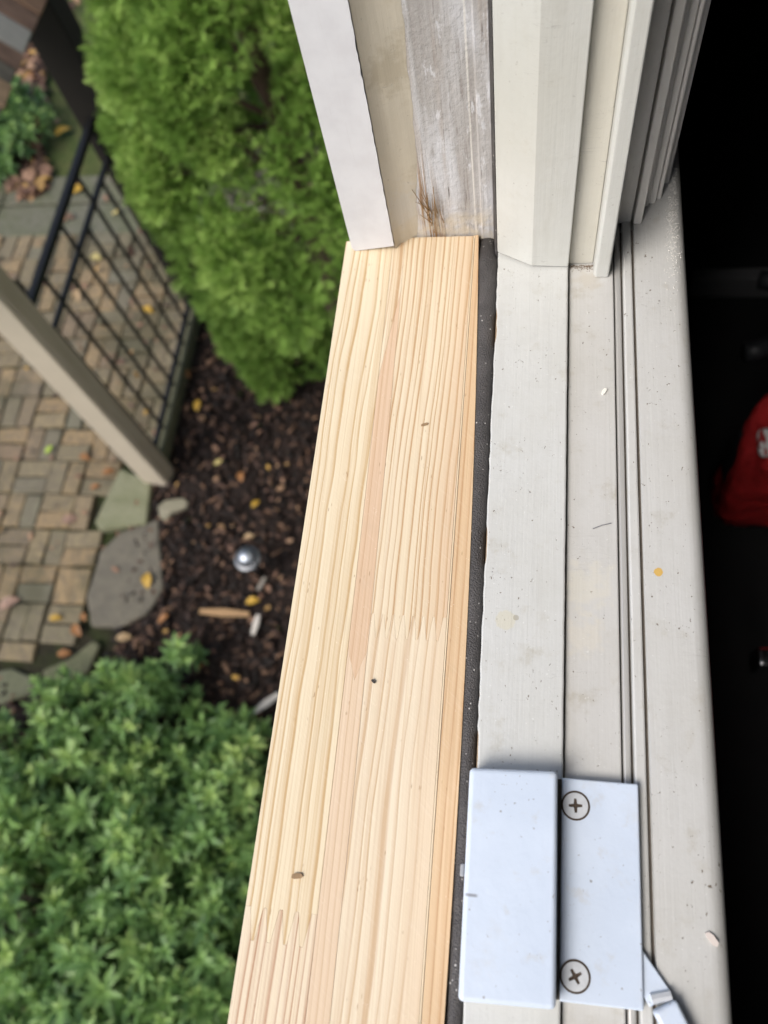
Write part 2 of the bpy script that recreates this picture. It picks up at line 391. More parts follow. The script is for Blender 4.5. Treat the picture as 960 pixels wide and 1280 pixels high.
stone('edging_stone', [(-60,850),(15,835),(48,850),(40,866),(0,880),(-60,885)], .03, .07, M_slab, 'wide green grey edging stone at the patio corner, leftmost')
stone('edging_stone', [(52,838),(88,822),(116,800),(125,806),(110,840),(62,862)], .04, .08, stone_mat('moss_stone', (.085, .09, .05), (.12, .12, .07), (.06, .07, .03)), 'dark mossy edging stone between flagstone and leafy shrub')

# mulch chips
def chips(name, N, region, mat, parent, lmin=.02, lmax=.09, up=.012):
    V, T, A = [], [], []
    k = 0
    while k < N:
        x, y = region()
        if x is None: continue
        l, wd, h = rng.uniform(lmin, lmax)*rng.uniform(.5, 1), rng.uniform(.007, .024), rng.uniform(.003, .010)
        base = np.array([[-1,-1,-1],[1,-.7,-1],[.9,1,-1],[-.8,.8,-1],[-.8,-.8,1],[.7,-.6,1],[.8,.7,1],[-1,.7,1]])*np.array([l/2, wd/2, h/2])
        base += rng.uniform(-.0018, .0018, base.shape)
        e = (rng.normal(0, .35), rng.normal(0, .3), rng.uniform(0, 6.28))
        from mathutils import Euler
        R = np.array(Euler(e).to_matrix())
        V.append(base@R.T+np.array([x, y, G+up+rng.uniform(0, .022)])); T.append(np.array([[0,1,5,4],[1,2,6,5],[2,3,7,6],[3,0,4,7],[4,5,6,7],[3,2,1,0]])+8*k)
        A.append(np.full(8, rng.random())); k += 1
    o = arr_obj(name, np.concatenate(V), np.concatenate(T), mat, parent, np.concatenate(A)); tag(o, None, None, None, 'stuff'); return o
def fmat(name, stops, rough=.8, bumpd=.003):
    t = NT(name, rough, .3); a = t.n('ShaderNodeAttribute', attribute_name='tint'); c = t.ramp(a.outputs['Fac'], stops)
    f = t.noise(160, 4); c = t.mix(t.step(f, .35, .75), c, t.mix(.5, c, (.01, .007, .005))); t.color(c).bump(f, bumpd); return t.m
M_chip = fmat('bark_mulch', [(0, (.008, .006, .005)), (.5, (.022, .014, .011)), (.74, (.048, .027, .020)), (.9, (.11, .062, .042)), (1, (.22, .13, .08))], .7)
def reg_bed():
    x, y = rng.uniform(-2.05, -.09), rng.uniform(-1.6, 4.2)
    return x, y
chips('mulch_chips', 16000, reg_bed, M_chip, bed)
chips('mulch_chips', 1500, lambda: (rng.uniform(-3.3, -2.02), rng.uniform(-1.2, .62)), M_chip, bed2)

# ================================================================= HOUSE (wall, room) around the window
WY0, WY1, WZ1 = -.84, .30, 1.35     # rough opening
M_siding = simple('painted_siding', (.55, .54, .50), .6, var=.06, scale=6)
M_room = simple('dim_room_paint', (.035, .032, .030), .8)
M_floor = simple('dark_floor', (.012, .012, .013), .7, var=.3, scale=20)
house = thing('house', 'house wall and dim dark room behind the open window', 'house', (1.5, 0, G))
mb = MB()
for (y0, y1, z0, z1) in ((-4, WY0-.03, G, 2.3), (WY1+.06, 5.0, G, 2.3), (WY0-.03, WY1+.06, G, -.06), (WY0-.03, WY1+.06, WZ1+.03, 2.3)):
    mb.box(-.052, -.03, y0, y1, z0, z1)
obj('exterior_wall', mb, M_siding, house)
mb = MB()
for (y0, y1, z0, z1) in ((-4, WY0-.03, -.9, 2.3), (WY1+.06, 5.0, -.9, 2.3), (WY0-.03, WY1+.06, -.9, -.06), (WY0-.03, WY1+.06, WZ1+.03, 2.3)):
    mb.box(-.0295, .052, y0, y1, z0, z1)
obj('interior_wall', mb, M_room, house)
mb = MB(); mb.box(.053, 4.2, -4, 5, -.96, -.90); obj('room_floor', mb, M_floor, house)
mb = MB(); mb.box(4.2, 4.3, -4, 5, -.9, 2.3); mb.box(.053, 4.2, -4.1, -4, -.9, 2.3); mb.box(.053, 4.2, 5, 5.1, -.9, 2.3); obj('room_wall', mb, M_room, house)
mb = MB(); mb.box(-.40, 4.4, -4.2, 5.2, 2.301, 2.42); obj('roof', mb, simple('roof_grey', (.06, .06, .065), .9), house)
mb = MB(); mb.box(.054, .068, -4, WY0-.1, -.899, -.80); mb.box(.054, .068, WY0-.1, 5, -.899, -.80); obj('baseboard', mb, simple('dim_trim', (.05, .05, .05), .6), house, .003)

# ================================================================= WINDOW FRAME
CR = (.59, .595, .565)
win = thing('window_frame', 'old white painted wooden window frame with inner stool, stops and weatherstrip', 'window', (0, -.27, 0))
SY0 = WY0+.02
p1, p2, p3 = onz(632, 775), onz(645, 772), onz(823, 715, -.001)
M_sill = paint('sill_paint', (.56, .567, .55), dirt=1.0, specks=1.0, chips=0, stains=[(p1.x, p1.y, 0, .0038, (.56, .53, .41), .6), (p2.x, p2.y, 0, .0011, (.30, .27, .20), .6)])
M_sill2 = paint('sill_paint_inner', (.535, .53, .508), dirt=1.0, specks=1.0, stains=[(onz(735, 730).x, onz(735, 730).y, -.003, .008, (.62, .58, .46), .35), (onz(728, 790).x, onz(728, 790).y, -.003, .006, (.60, .55, .44), .35), (onz(735, 345).x, onz(735, 345).y, -.003, .005, (.42, .36, .26), .35)])
M_stool = paint('stool_paint', (.54, .539, .52), dirt=.9, specks=1.0, stains=[(p3.x, p3.y, -.001, .0017, (.60, .38, .09), .95)])
M_jamb = paint('jamb_paint', CR, axis='z', dirt=.45, specks=.25)
M_jamb_w = paint('jamb_paint_warm', (.58, .56, .495), axis='z', dirt=.3, specks=.35)
M_case = paint('casing_paint', (.74, .71, .66), axis='z', dirt=.3, specks=.2)
t = NT('aluminium_track', .38, .5); t.b.inputs['Metallic'].default_value = .35; t.color(t.mix(t.noise((300, 8, 300), 3), (.44, .43, .41), (.58, .57, .54))); M_track = t.m

def sillbar(name, x0, x1, z1, z0, mat, y1, bev=.001, seg=2, wob=.0, y0=SY0):
    mb = MB(); N = 40
    ys = [y0+(y1-y0)*i/N for i in range(N+1)]
    L = [(x0+random.uniform(-wob, wob), y) for y in ys]; R = [(x1+random.uniform(-wob, wob)*.4, y) for y in ys]
    mb.prism(R+L[::-1], z0, z1)
    return obj(name, mb, mat, win, bev, seg)
# old sill under everything
mb = MB(); mb.box(-.080, .047, WY0-.02, WY1+.04, -.055, -.0215); obj('sub_sill', mb, simple('old_wood', (.10, .085, .07), .9, var=.3, scale=60), win)
# painted front sill: left edge slightly out of square, chipped
mb = MB(); N = 300; Lp = []; Rp = []
for i in range(N+1):
    y = SY0+(0.284-SY0)*i/N
    xl = -.0136-.0019*max(0, min(1, (y-.03)/.23))
    j = max(0, math.sin(y*61)+.6*math.sin(y*173+1)-.55)
    Lp.append((xl+random.uniform(0, .00035)+(.0011*j*random.uniform(.2, 1)), y)); Rp.append((.0173+random.uniform(-.00008, .00008), y))
mb.prism(Rp+Lp[::-1], -.021, 0); obj('front_sill', mb, M_sill, win, .0007)
# bare wood shows where the edge paint is chipped
mb = MB(); mb.prism([(-.0115, SY0), (-.0115, .278), (-.01505, .278), (-.01505, .26), (-.01325, .03), (-.01325, SY0)], -.0209, -.0005); obj('bare_edge', mb, simple('bare_edge_wood', (.30, .21, .13), .8, var=.4, scale=300), win)
sillbar('step_sill', .0180, .0378, -.0030, -.021, M_sill2, .290, .0006, wob=.0001)
sillbar('track_rail', .0384, .0412, -.0036, -.021, M_track, .296, .0009, 3)
sillbar('track_floor', .0370, .0480, -.0110, -.0205, simple('track_dirt', (.10, .09, .08), .8, var=.3, scale=200), .30, 0)
sillbar('track_bead', .0420, .0460, -.0016, -.018, M_stool, .286, .0007, wob=.00008)
M_grime = simple('packed_grime', (.13, .11, .09), .95, var=.4, scale=400)
for gx0, gx1, gz_ in ((.0171, .0182, -.0042), (.0376, .0386, -.0060), (.0410, .0422, -.0058), (.0458, .0474, -.0040)):
    mb = MB(); mb.box(gx0, gx1, SY0+.001, .281, -.0204, gz_); obj('packed_grime', mb, M_grime, win)
# stool with a rounded nosing
prof = [(.0472, -.0015), (.0474, -.001), (.0640, -.001)]+[(.0640+.0068*math.sin(a), -.0078+.0068*math.cos(a)) for a in [i*math.pi/14 for i in range(1, 15)]]+[(.0560, -.0148), (.0560, -.021), (.0472, -.021)]
mb = MB(); mb.prism(prof, WY0-.10, .43, 'y'); o = obj('stool', mb, M_stool, win, smooth=False)
for p in o.data.polygons: p.use_smooth = abs(p.normal.y) < .5
# the smooth nosing keeps flat top shading
mo = o.modifiers.new('split', 'EDGE_SPLIT'); mo.split_angle = math.radians(35)
mb = MB(); mb.box(.0525, .0555, WY0-.08, .41, -.11, -.0215); obj('apron', mb, M_case, win, .001)

# far jamb: every board is its own part
ZT = WZ1
def post(name, pts, mat, z0, z1=ZT, bev=.0006, jag=None):
    mb = MB(); mb.prism(pts, z0, z1); return obj(name, mb, mat, win, bev)
J = .2645
def board_zig(name, pts, mat, zbot):
    """vertical board whose foot is worn uneven: outline in plan, foot height per corner"""
    mb = MB(); k = len(pts); mb.v = [(p[0], p[1], zb) for p, zb in zip(pts, zbot)]+[(p[0], p[1], ZT) for p in pts]
    mb.f = [tuple(range(k))[::-1], tuple(range(k, 2*k))]+[(i, (i+1) % k, k+(i+1) % k, k+i) for i in range(k)]
    return obj(name, mb, mat, win, .0005)
board_zig('stop_board', [(-.0157, .2645), (.0005, .2562), (.0172, .2556), (.0172, .292), (-.0157, .292)], M_jamb, [.0015, .0011, .0007, .0006, .0015])
board_zig('recess_board', [(.0174, .2600), (.0286, .2600), (.0286, .292), (.0174, .292)], M_jamb_w, [-.0024]*4)
board_zig('stop_bead', [(.0287, .2535), (.0297, .2519), (.0352, .2519), (.0357, .2528), (.0357, .292), (.0287, .292)], M_jamb, [-.0026]*6)
for k, (x0, x1, y) in enumerate(((.0361, .0462, .284), (.0469, .0508, .2815), (.0511, .0542, .292), (.0543, .0574, .2935), (.0578, .0600, .296), (.0602, .0640, .306))):
    post('inner_casing', [(x0, y), (x1, y), (x1, .345), (x0, .345)], M_case, -.0008 if x0 > .047 else (-.0010 if x0 > .04 else -.0030), bev=.0007)
PZ0 = -.0022
# weathered outer jamb, caulk and white outer casing
t = NT('weathered_jamb', .85, .25); x, y, z = t.xyz()
st = t.noise((220, 220, 9), 4); big = t.noise((60, 60, 14), 4, off=2); pt = t.noise(300, 4, .7)
c = t.mix(t.step(st, .3, .7), (.36, .34, .325), (.50, .49, .485)); c = t.mix(t.math('MULTIPLY', t.step(big, .45, .7), .8), c, (.60, .61, .64))
c = t.mix(t.math('MULTIPLY', t.step(t.noise((110, 110, 6), 4, off=6), .50, .68), .65), c, (.34, .27, .21)); ck = t.noise((420, 420, 5), 2, off=12); c = t.mix(t.math('MULTIPLY', t.step(t.math('ABSOLUTE', t.math('SUBTRACT', ck, .5)), .010, .003), t.step(t.noise((40, 40, 20), 2, off=3), .5, .6)), c, (.14, .12, .105)); c = t.mix(t.math('MULTIPLY', t.step(t.noise((240, 240, 60), 5, .7, off=17), .58, .64), .7), c, (.66, .665, .69))
c = t.mix(t.math('MULTIPLY', t.step(t.noise((500, 500, 60), 3, off=4), .60, .72), .5), c, (.24, .21, .19))
edge = t.step(x, -.056, -.046); c = t.mix(t.math('MULTIPLY', t.math('SUBTRACT', 1, edge), .75), c, (.66, .67, .70))
# pale vertical scratch line left by a sash
ln = t.math('ABSOLUTE', t.math('ADD', x, t.math('ADD', .0268, t.math('MULTIPLY', t.math('SUBTRACT', t.noise((1, 1, 12), 2), .5), .0012))))
c = t.mix(t.math('MULTIPLY', t.step(ln, .0006, .0002), .8), c, (.72, .70, .66))
# brown rot stain at the foot
q = ony(540, 262, .279)
dx = t.math('MULTIPLY', t.math('SUBTRACT', x, q.x), 1.0); fl = t.noise((1100, 1100, 26), 3, off=1)
sm = t.math('MULTIPLY', t.step(t.math('ABSOLUTE', t.math('ADD', dx, t.math('MULTIPLY', z, .12))), .0085, .002), t.step(z, .065, .012))
c = t.mix(t.math('MULTIPLY', sm, t.step(fl, .42, .60)), c, (.30, .17, .07))
foot = t.math('MULTIPLY', t.step(z, .022, .004), t.step(t.noise(160, 4, off=2), .35, .6)); c = t.mix(t.math('MULTIPLY', foot, .6), c, (.55, .48, .36))
t.color(c); t.bump(t.math('ADD', t.math('ADD', st, pt), t.math('MULTIPLY', fl, t.math('MULTIPLY', sm, 2.0))), .0006); M_weather = t.m
post('weathered_jamb', [(-.0664, .2795), (-.0240, .2795), (-.0236, .2788), (-.0180, .2788), (-.0180, .31), (-.0664, .31)], M_weather, -.0205, bev=.0003)
M_caulk = paint('beige_caulk', (.66, .61, .51), axis='z', dirt=1.0, specks=.4, rough=.5, stains=[(-.060, .275, .02, .010, (.62, .60, .55), .7), (-.056, .277, .09, .008, (.46, .40, .29), .6), (-.060, .274, .14, .009, (.62, .59, .52), .6)])
pts = []; N = 90
for i in range(N+1):
    z = -.003+(.35+.003)*i/N
    xr = np.interp(z, [-.003, .02, .05, .13, .35], [-.0555, -.0535, -.0505, -.0487, -.047])
    pts.append((xr+.00025*math.sin(z*190)+random.uniform(-.00025, .00025), z))
mb = MB(); vs = []; k_ = 6
for (xe, z) in pts:
    for q in range(k_):
        f_ = q/(k_-1); vs.append((-.0659+(xe+.0659)*f_, .2712+(.2794-.2712)*f_**.6+.0003*math.sin(z*70+q*2)*(1-f_)*f_*4, z))
mb.add(vs, [(i*k_+q, i*k_+q+1, (i+1)*k_+q+1, (i+1)*k_+q) for i in range(len(pts)-1) for q in range(k_-1)])
b = len(mb.v); mb.add([(-.0659, .30, pts[0][1]), (-.0659, .30, pts[-1][1]), (pts[-1][0], .30, pts[-1][1]), (pts[0][0], .30, pts[0][1])], [(0, 1, 2, 3)])
obj('caulk_bead', mb, M_caulk, win, smooth=True)
mb = MB(); mb.prism([(-.0659, .2712), (-.055, .2765), (-.047, .2794), (-.047, .2798), (-.0659, .2798)], .3501, ZT); obj('caulk_bead', mb, M_caulk, win, .0006)
M_white = NT('white_casing', .45, .4); f = M_white.noise(70, 4); sc1 = M_white.noise((500, 500, 30), 3)
M_white.color(M_white.mix(M_white.math('MULTIPLY', M_white.step(sc1, .6, .75), .25), M_white.mix(M_white.step(f, .35, .7), (.70, .705, .735), (.64, .64, .67)), (.52, .50, .50))).bump(f, .0002); M_white = M_white.m
mb = MB(); vs = []; NZ = 200; CY = .2705
for i in range(NZ+1):
    z = PZ0+.0002+.40*i/NZ; k = .00025*(random.random()**3)+(.0004*random.random()**2 if 40 < i % 90 < 60 else 0)
    zl = z if i else PZ0+.0002
    vs += [(-.0874+(.0014 if i == 0 else 0), CY, zl), (-.0661-k, CY, z+(.0028*(4-i)/4 if i < 4 else 0)), (-.0661-k, .300, z+(.0028*(4-i)/4 if i < 4 else 0)), (-.0874, .300, zl)]
fs = [(i*4+q, i*4+(q+1) % 4, i*4+4+(q+1) % 4, i*4+4+q) for i in range(NZ) for q in range(4)]+[(0, 1, 2, 3), tuple(NZ*4+q for q in range(4))]
mb.add(vs, fs); obj('outer_casing', mb, M_white, win)
mb = MB(); mb.prism([(-.0874, CY), (-.0663, CY), (-.0663, .300), (-.0874, .300)], .3979, ZT); obj('outer_casing', mb, M_white, win, .0004)
# black weatherstrip: along the sill, and up the jamb
t = NT('black_weatherstrip', .62, .4); d1, _ = t.voro((1500, 1500, 1500)); f = t.noise(60, 4); wv = t.noise((2200, 2200, 2200), 1)
c = t.mix(t.step(f, .3, .7), (.055, .051, .050), (.085, .079, .077)); d2, _ = t.voro(420); c = t.mix(t.math('MULTIPLY', t.step(d2, .20, .08), t.step(t.noise(130, 2), .45, .6)), c, (.55, .53, .5))
t.color(c).bump(t.math('ADD', d1, wv), .0003); M_black = t.m
mb = MB(); N = 60; Y1 = .2815; sec = 9; vs = []
for i in range(N+1):
    y = SY0+(Y1-SY0)*i/N
    xa = -.0190-.0078*max(0, min(1, (y+.05)/.33)); xb = -.0134-.0020*max(0, min(1, (y-.03)/.23))-.0002
    k = min(1, max(0, (Y1-y)/.004)); wn = math.sqrt(max(0, 1-(1-k)**2))*.5+.5
    mid = (xa+xb)/2; hw = (xb-xa)/2*wn
    for q in range(sec):
        a = math.pi*q/(sec-1); vs.append((mid-hw*math.cos(a), y, -.0068+.0044*math.sin(a)**.6*wn))
fs = [(i*sec+q, i*sec+q+1, (i+1)*sec+q+1, (i+1)*sec+q) for i in range(N) for q in range(sec-1)]
b = len(vs); vs2 = [(v[0], v[1], -.0212) for v in vs]
fs += [tuple(N*sec+q for q in range(sec))+tuple(b+N*sec+q for q in range(sec))[::-1]]
fs += [(i*sec, (i+1)*sec, b+(i+1)*sec, b+i*sec) for i in range(N)]+[(i*sec+sec-1, (i+1)*sec+sec-1, b+(i+1)*sec+sec-1, b+i*sec+sec-1) for i in range(N)]
mb.add(vs+vs2, fs); obj('weatherstrip', mb, M_black, win, smooth=True)
post('weatherstrip', [(-.0179, .2775), (-.0172, .2690), (-.0161, .2672), (-.01585, .2700), (-.01585, .29), (-.0179, .29)], M_black, -.006, bev=.0005)
# header and near jamb
mb = MB(); mb.box(-.085, .036, SY0+.006, .255, WZ1-.03, WZ1+.02); obj('head', mb, M_jamb, win, .001)
mb = MB(); mb.box(-.0165, .047, WY0-.02, SY0, -.0008, WZ1); obj('near_jamb', mb, M_jamb, win, .001)
mb = MB(); mb.box(-.0868, -.0170, WY0-.03, SY0-.012, -.0030, WZ1); obj('near_casing', mb, M_white, win, .001)
# dirt crumbs in the recess corner and along the track
mb = MB()
def crumb(x, y, z, r):
    v = [(x+r*random.uniform(.5, 1)*a, y+r*random.uniform(.5, 1)*b, z+r*random.uniform(.4, .9)*c2) for a, b, c2 in ((1,0,0),(-1,0,0),(0,1,0),(0,-1,0),(0,0,1),(0,0,-1))]
    mb.add(v, [(0,2,4),(2,1,4),(1,3,4),(3,0,4),(2,0,5),(1,2,5),(3,1,5),(0,3,5)])
for _ in range(190): crumb(random.uniform(.0182, .0285), .2596-abs(random.gauss(0, .0016)), -.0029, random.uniform(.0001, .00045))
for _ in range(60): crumb(random.uniform(-.015, .017), random.uniform(.246, .2555), .0001, random.uniform(.00006, .0002))
o = obj('dirt_crumbs', mb, simple('dirt', (.15, .10, .06), .95), win); tag(o, None, None, None, 'stuff')
mb = MB()
for _ in range(700):
    k = random.gauss(0, 1); q = onz(842+k*5, random.gauss(262, 48), -.0009)
    if q.x < .068: crumb(q.x, q.y, -.0009, random.uniform(.00015, .0005))
o = obj('plaster_dust', mb, simple('dust_white', (.62, .60, .56), .95), win); tag(o, None, None, None, 'stuff')

# ================================================================= NEW PINE SILL BOARD
board = thing('sill_board', 'new unpainted finger jointed pine board laid along the outer sill', 'board', (-.055, 0, -.02))
PZ = -.0022
def line(pts):      # x of a glue line as a function of y
    P = sorted([(onz(px, py, PZ).y, onz(px, py, PZ).x) for px, py in pts]); ys = [p[0] for p in P]; xs = [p[1] for p in P]
    c = np.polyfit(ys, xs, 2 if len(P) > 3 else 1)
    return lambda y: float(np.polyval(c, min(max(y, -.1), .3))) if y > -.1 else float(np.polyval(c, -.1)+(y+.1)*(np.polyval(c, -.09)-np.polyval(c, -.1))/.01*.3)
xl = lambda y: -.0917+.0004*math.sin(y*9)
l1 = line([(490,312),(482,404),(462,549),(449,698),(436,813),(416,972),(400,1108),(386,1244)])
l2 = line([(504,312),(499,404),(487,549),(470,698),(458,813),(439,995),(425,1153),(414,1280)])
l3 = line([(592,290),(581,451),(573,572),(565,700),(552,859),(538,1040),(529,1199),(525,1280)])
xr = line([(598,288),(595,500),(591,640),(577,900),(567,1090),(557,1270)])
def ytop(x): return .2722+.0065*min(1, max(0, (x+.070)/.03))+.0003*math.sin(x*900)
def lam(name, fl, fr, y0, y1, mat, f0=None, f1=None):
    """a lamella between two edge lines; f0/f1: finger joint teeth at its ends (number, depth, parity)"""
    g = .00004; N = 36; pts = []
    ys = [y0+(y1-y0)*i/N for i in range(N+1)]
    R = [(fr(y)-g, y) for y in ys]; L = [(fl(y)+g, y) for y in ys]
    def teeth(y, spec, rightward):
        k, dep, par = spec; q = []
        X = lambda f_, yy: fl(yy)+g+(fr(yy)-fl(yy)-2*g)*f_
        for i in range(k):
            d = dep if (i % 2 == par) else 0.0; e = .30
            fa = (i+(e if i > 0 else 0))/k; fb = (i+1-(e if i < k-1 else 0))/k
            q += [(X(fa, y+d), y+d), (X(fb, y+d), y+d)]
        return q if rightward else q[::-1]
    c0 = y0+(f0[1] if f0 else 0)
    bottom = teeth(y0, f0, True) if f0 else []
    top = teeth(y1, f1, False) if f1 else []
    out = bottom+[p for p in R if (not f0 or p[1] > c0+1e-6) and (not f1 or p[1] < y1-1e-6)]+top+[p for p in L[::-1] if (not f0 or p[1] > c0+1e-6) and (not f1 or p[1] < y1-1e-6)]
    mb = MB(); mb.prism(out, -.021, PZ); return obj(name, mb, mat, board, .00013, 2)
P_a = pine('pine_left', 225, -.010, .2, (.725, .625, .445), (.50, .335, .165), .0044, .50, 1.08, irr=2.2)
P_a2 = pine('pine_left_lower', 310, -.02, 1.4, (.71, .605, .44), (.40, .21, .12), .001, .6, .95, irr=1.8)
P_b = pine('pine_pink', 420, .0, 2.2, (.635, .465, .315), (.53, .345, .21), .0014, .5, .75)
P_b2 = pine('pine_pink_faded', 480, .01, 9.2, (.675, .53, .375), (.55, .385, .25), .0014, .4, .8)
P_c = pine('pine_middle', 350, -.020, 3.7, (.71, .605, .435), (.46, .285, .145), .0026, .58, 1.08, pink=((.62, .435, .28), -.046, -.029, .65), irr=2.2)
P_c2 = pine('pine_middle_lower', 230, -.026, 5.1, (.715, .615, .455), (.54, .385, .24), .0036, .4, 1.0, pink=((.64, .475, .32), -.042, -.026, .5), irr=2.2)
P_d = pine('pine_right', 340, -.01, 6.3, (.64, .465, .285), (.46, .27, .135), .0016, .5, .95)
YJ1, YJ2, YB = onz(350, 1180, PZ).y, onz(530, 800, PZ).y, SY0-.004
D1, D2 = .0105, .0095
top_at = lambda fn: ytop(fn(.27))
lam('lamella', xl, l1, YJ1, .2770, P_a, (9, D1, 0), None)
lam('lamella', xl, l1, YB, YJ1, P_a2, None, (9, D1, 0))
# pink strip tapering out to a point near the far end
yp = onz(497, 372, PZ).y
def wedge(lo, mat):
    ya, yb = yp-.045, yp+.004; g = .000015
    if lo: q = [(l1(y)+g, y) for y in np.linspace(ya, YM+.012, 30)]+[(.5*(l1(YM)+l2(YM)), YM)]+[(l2(y)-g, y) for y in np.linspace(YM+.012, yb, 40)]
    else: q = [(l2(y)-g, y) for y in np.linspace(yb+.0003, .2776, 12)]+[(l1(y)+g, y) for y in np.linspace(.2774, ya+.0003, 20)]
    mb = MB(); mb.prism(q, -.021, PZ); obj('lamella', mb, mat, board, .00006, 1)
YM = onz(448, 850, PZ).y
wedge(True, P_b); wedge(False, P_c)
mb = MB(); mb.prism([(l1(y)+.00004, y) for y in np.linspace(YM+.01195, YB, 40)]+[(l2(y)-.00004, y) for y in np.linspace(YB, YM+.01195, 40)]+[(.5*(l1(YM)+l2(YM)), YM-.00005)], -.021, PZ); obj('lamella', mb, P_b2, board, .00006, 1)
lam('lamella', l2, l3, YJ2, .2783, P_c, (15, D2, 0), None)
lam('lamella', l2, l3, YB, YJ2, P_c2, None, (15, D2, 0))
lam('lamella', l3, lambda y: l3(y)+.0007, YB, .2786, pine('pine_sliver', 200, 0, 7, (.72, .60, .42), (.62, .46, .28), .0005, .5, .3))
lam('lamella', lambda y: l3(y)+.0008, xr, YB, .2788, P_d)

# ================================================================= LATCH KEEPER ON THE SILL
t = NT('white_enamel', .33, .5); f = t.noise(40, 4); d, _ = t.voro(300); sp = t.math('MULTIPLY', t.step(d, .16, .07), t.step(t.noise(110, 2), .60, .66))
c = t.mix(t.step(f, .35, .7), (.575, .65, .755), (.53, .605, .71)); c = t.mix(t.math('MULTIPLY', t.step(t.noise(140, 4, off=5), .58, .75), .4), c, (.47, .46, .43)); c = t.mix(t.math('MULTIPLY', t.step(t.noise(34, 5, .7, off=8), .55, .75), .30), c, (.50, .49, .46)); n9 = t.noise(520, 3, .6, off=3); c = t.mix(t.math('MULTIPLY', t.step(t.math('ADD', n9, t.math('MULTIPLY', t.noise(60, 2), .2)), .79, .83), .7), c, (.22, .21, .20)); c = t.mix(t.math('MULTIPLY', sp, .75), c, (.25, .23, .21))
q = onz(589, 1119, .012); t.rough(t.math('ADD', .27, t.math('MULTIPLY', f, .2)))
x, y, z = t.xyz()
mk = t.math('MULTIPLY', t.step(t.math('ABSOLUTE', t.math('SUBTRACT', y, q.y)), .0007, .0002), t.step(t.math('ABSOLUTE', t.math('SUBTRACT', x, q.x)), .0026, .0012))
c = t.mix(t.math('MULTIPLY', mk, .75), c, (.18, .18, .19)); t.color(c).bump(t.noise(220, 3), .00012); M_en = t.m
latch = thing('window_latch', 'white metal latch with raised cover, two screws and folding lever on the painted sill', 'latch', (.015, -.005, 0))
obj('plate', MB().prism([(.0168, -.0390), (.0427, -.0385), (.0427, .0292), (.0168, .0291)], -.0029, .0020), M_en, latch, .0007, 3)
cov = MB().prism([(-.0147, -.0415), (.0153, -.0402), (.0149, .0301), (-.0150, .0288)], .0003, .0118); obj('cover', cov, M_en, latch, .0016, 4)
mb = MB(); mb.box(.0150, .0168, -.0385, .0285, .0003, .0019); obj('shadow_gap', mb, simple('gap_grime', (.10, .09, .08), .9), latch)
mb = MB(); mb.box(-.0166, -.0152, -.0060, -.0020, .0002, .0070); obj('clip', mb, simple('clear_clip', (.30, .31, .32), .35), latch, .0005)
M_screw = simple('screw_paint', (.58, .60, .62), .4, .2, var=.15, scale=600)
M_rust = simple('screw_recess', (.07, .05, .035), .7, .3, var=.4, scale=900)
def screw(cx, cy, rot):
    zt = .00235; r = .0042
    bm = bmesh.new(); n_ = 40
    def ring(rad, z): return [bm.verts.new((cx+rad*math.cos(2*math.pi*i/n_), cy+rad*math.sin(2*math.pi*i/n_), z)) for i in range(n_)]
    o1 = ring(r, zt); o0 = ring(r, -.001)
    a, b = .0023, .00040
    cr = [(a,-b),(a,b),(b*1.5,b*1.5),(b,a),(-b,a),(-b*1.5,b*1.5),(-a,b),(-a,-b),(-b*1.5,-b*1.5),(-b,-a),(b,-a),(b*1.5,-b*1.5)]
    ca, sa = math.cos(rot), math.sin(rot)
    inn = [bm.verts.new((cx+x*ca-y*sa, cy+x*sa+y*ca, zt)) for x, y in cr]
    ins = [bm.verts.new((cx+(x*ca-y*sa)*.55, cy+(x*sa+y*ca)*.55, zt-.0003)) for x, y in cr]
    for k_ in range(n_):          # bridge the rim to the cross outline by angle
        pass
    ang = lambda v: math.atan2(v.co.y-cy, v.co.x-cx) % (2*math.pi)
    ev = sorted([(ang(v), 0, v) for v in o1]+[(ang(v), 1, v) for v in inn], key=lambda q: q[0])
    lo = max((v for v in o1), key=ang); li = max((v for v in inn), key=ang)
    for an_, w_, v in ev:
        if w_ == 0: bm.faces.new((lo, v, li)); lo = v
        else: bm.faces.new((li, lo, v)); li = v
    for i in range(n_): bm.faces.new((o1[i], o1[(i+1) % n_], o0[(i+1) % n_], o0[i]))
    rec = [bm.faces.new((inn[i], inn[(i+1) % 12], ins[(i+1) % 12], ins[i])) for i in range(12)]+[bm.faces.new(ins)]
    for fc in rec: fc.material_index = 1
    bmesh.ops.recalc_face_normals(bm, faces=bm.faces)
    for v in bm.verts: v.co -= LOC[latch]
    me = bpy.data.meshes.new('screw'); bm.to_mesh(me); bm.free(); me.materials.append(M_screw); me.materials.append(M_rust)
    o = bpy.data.objects.new('screw', me); col.objects.link(o); o.parent = latch; LOC[o] = LOC[latch]; scr = o
    mb = MB(); k = 40; v = []
    for rad, z in ((r+.00005, .00212), (r+.0007, .00212)):
        v += [(cx+rad*math.cos(2*math.pi*i/k), cy+rad*math.sin(2*math.pi*i/k), z) for i in range(k)]
    mb.add(v, [(i, (i+1) % k, k+(i+1) % k, k+i) for i in range(k)]); obj('countersink', mb, M_rust, scr)
screw(.0215, .0202, .06); screw(.0216, -.0314, .55)
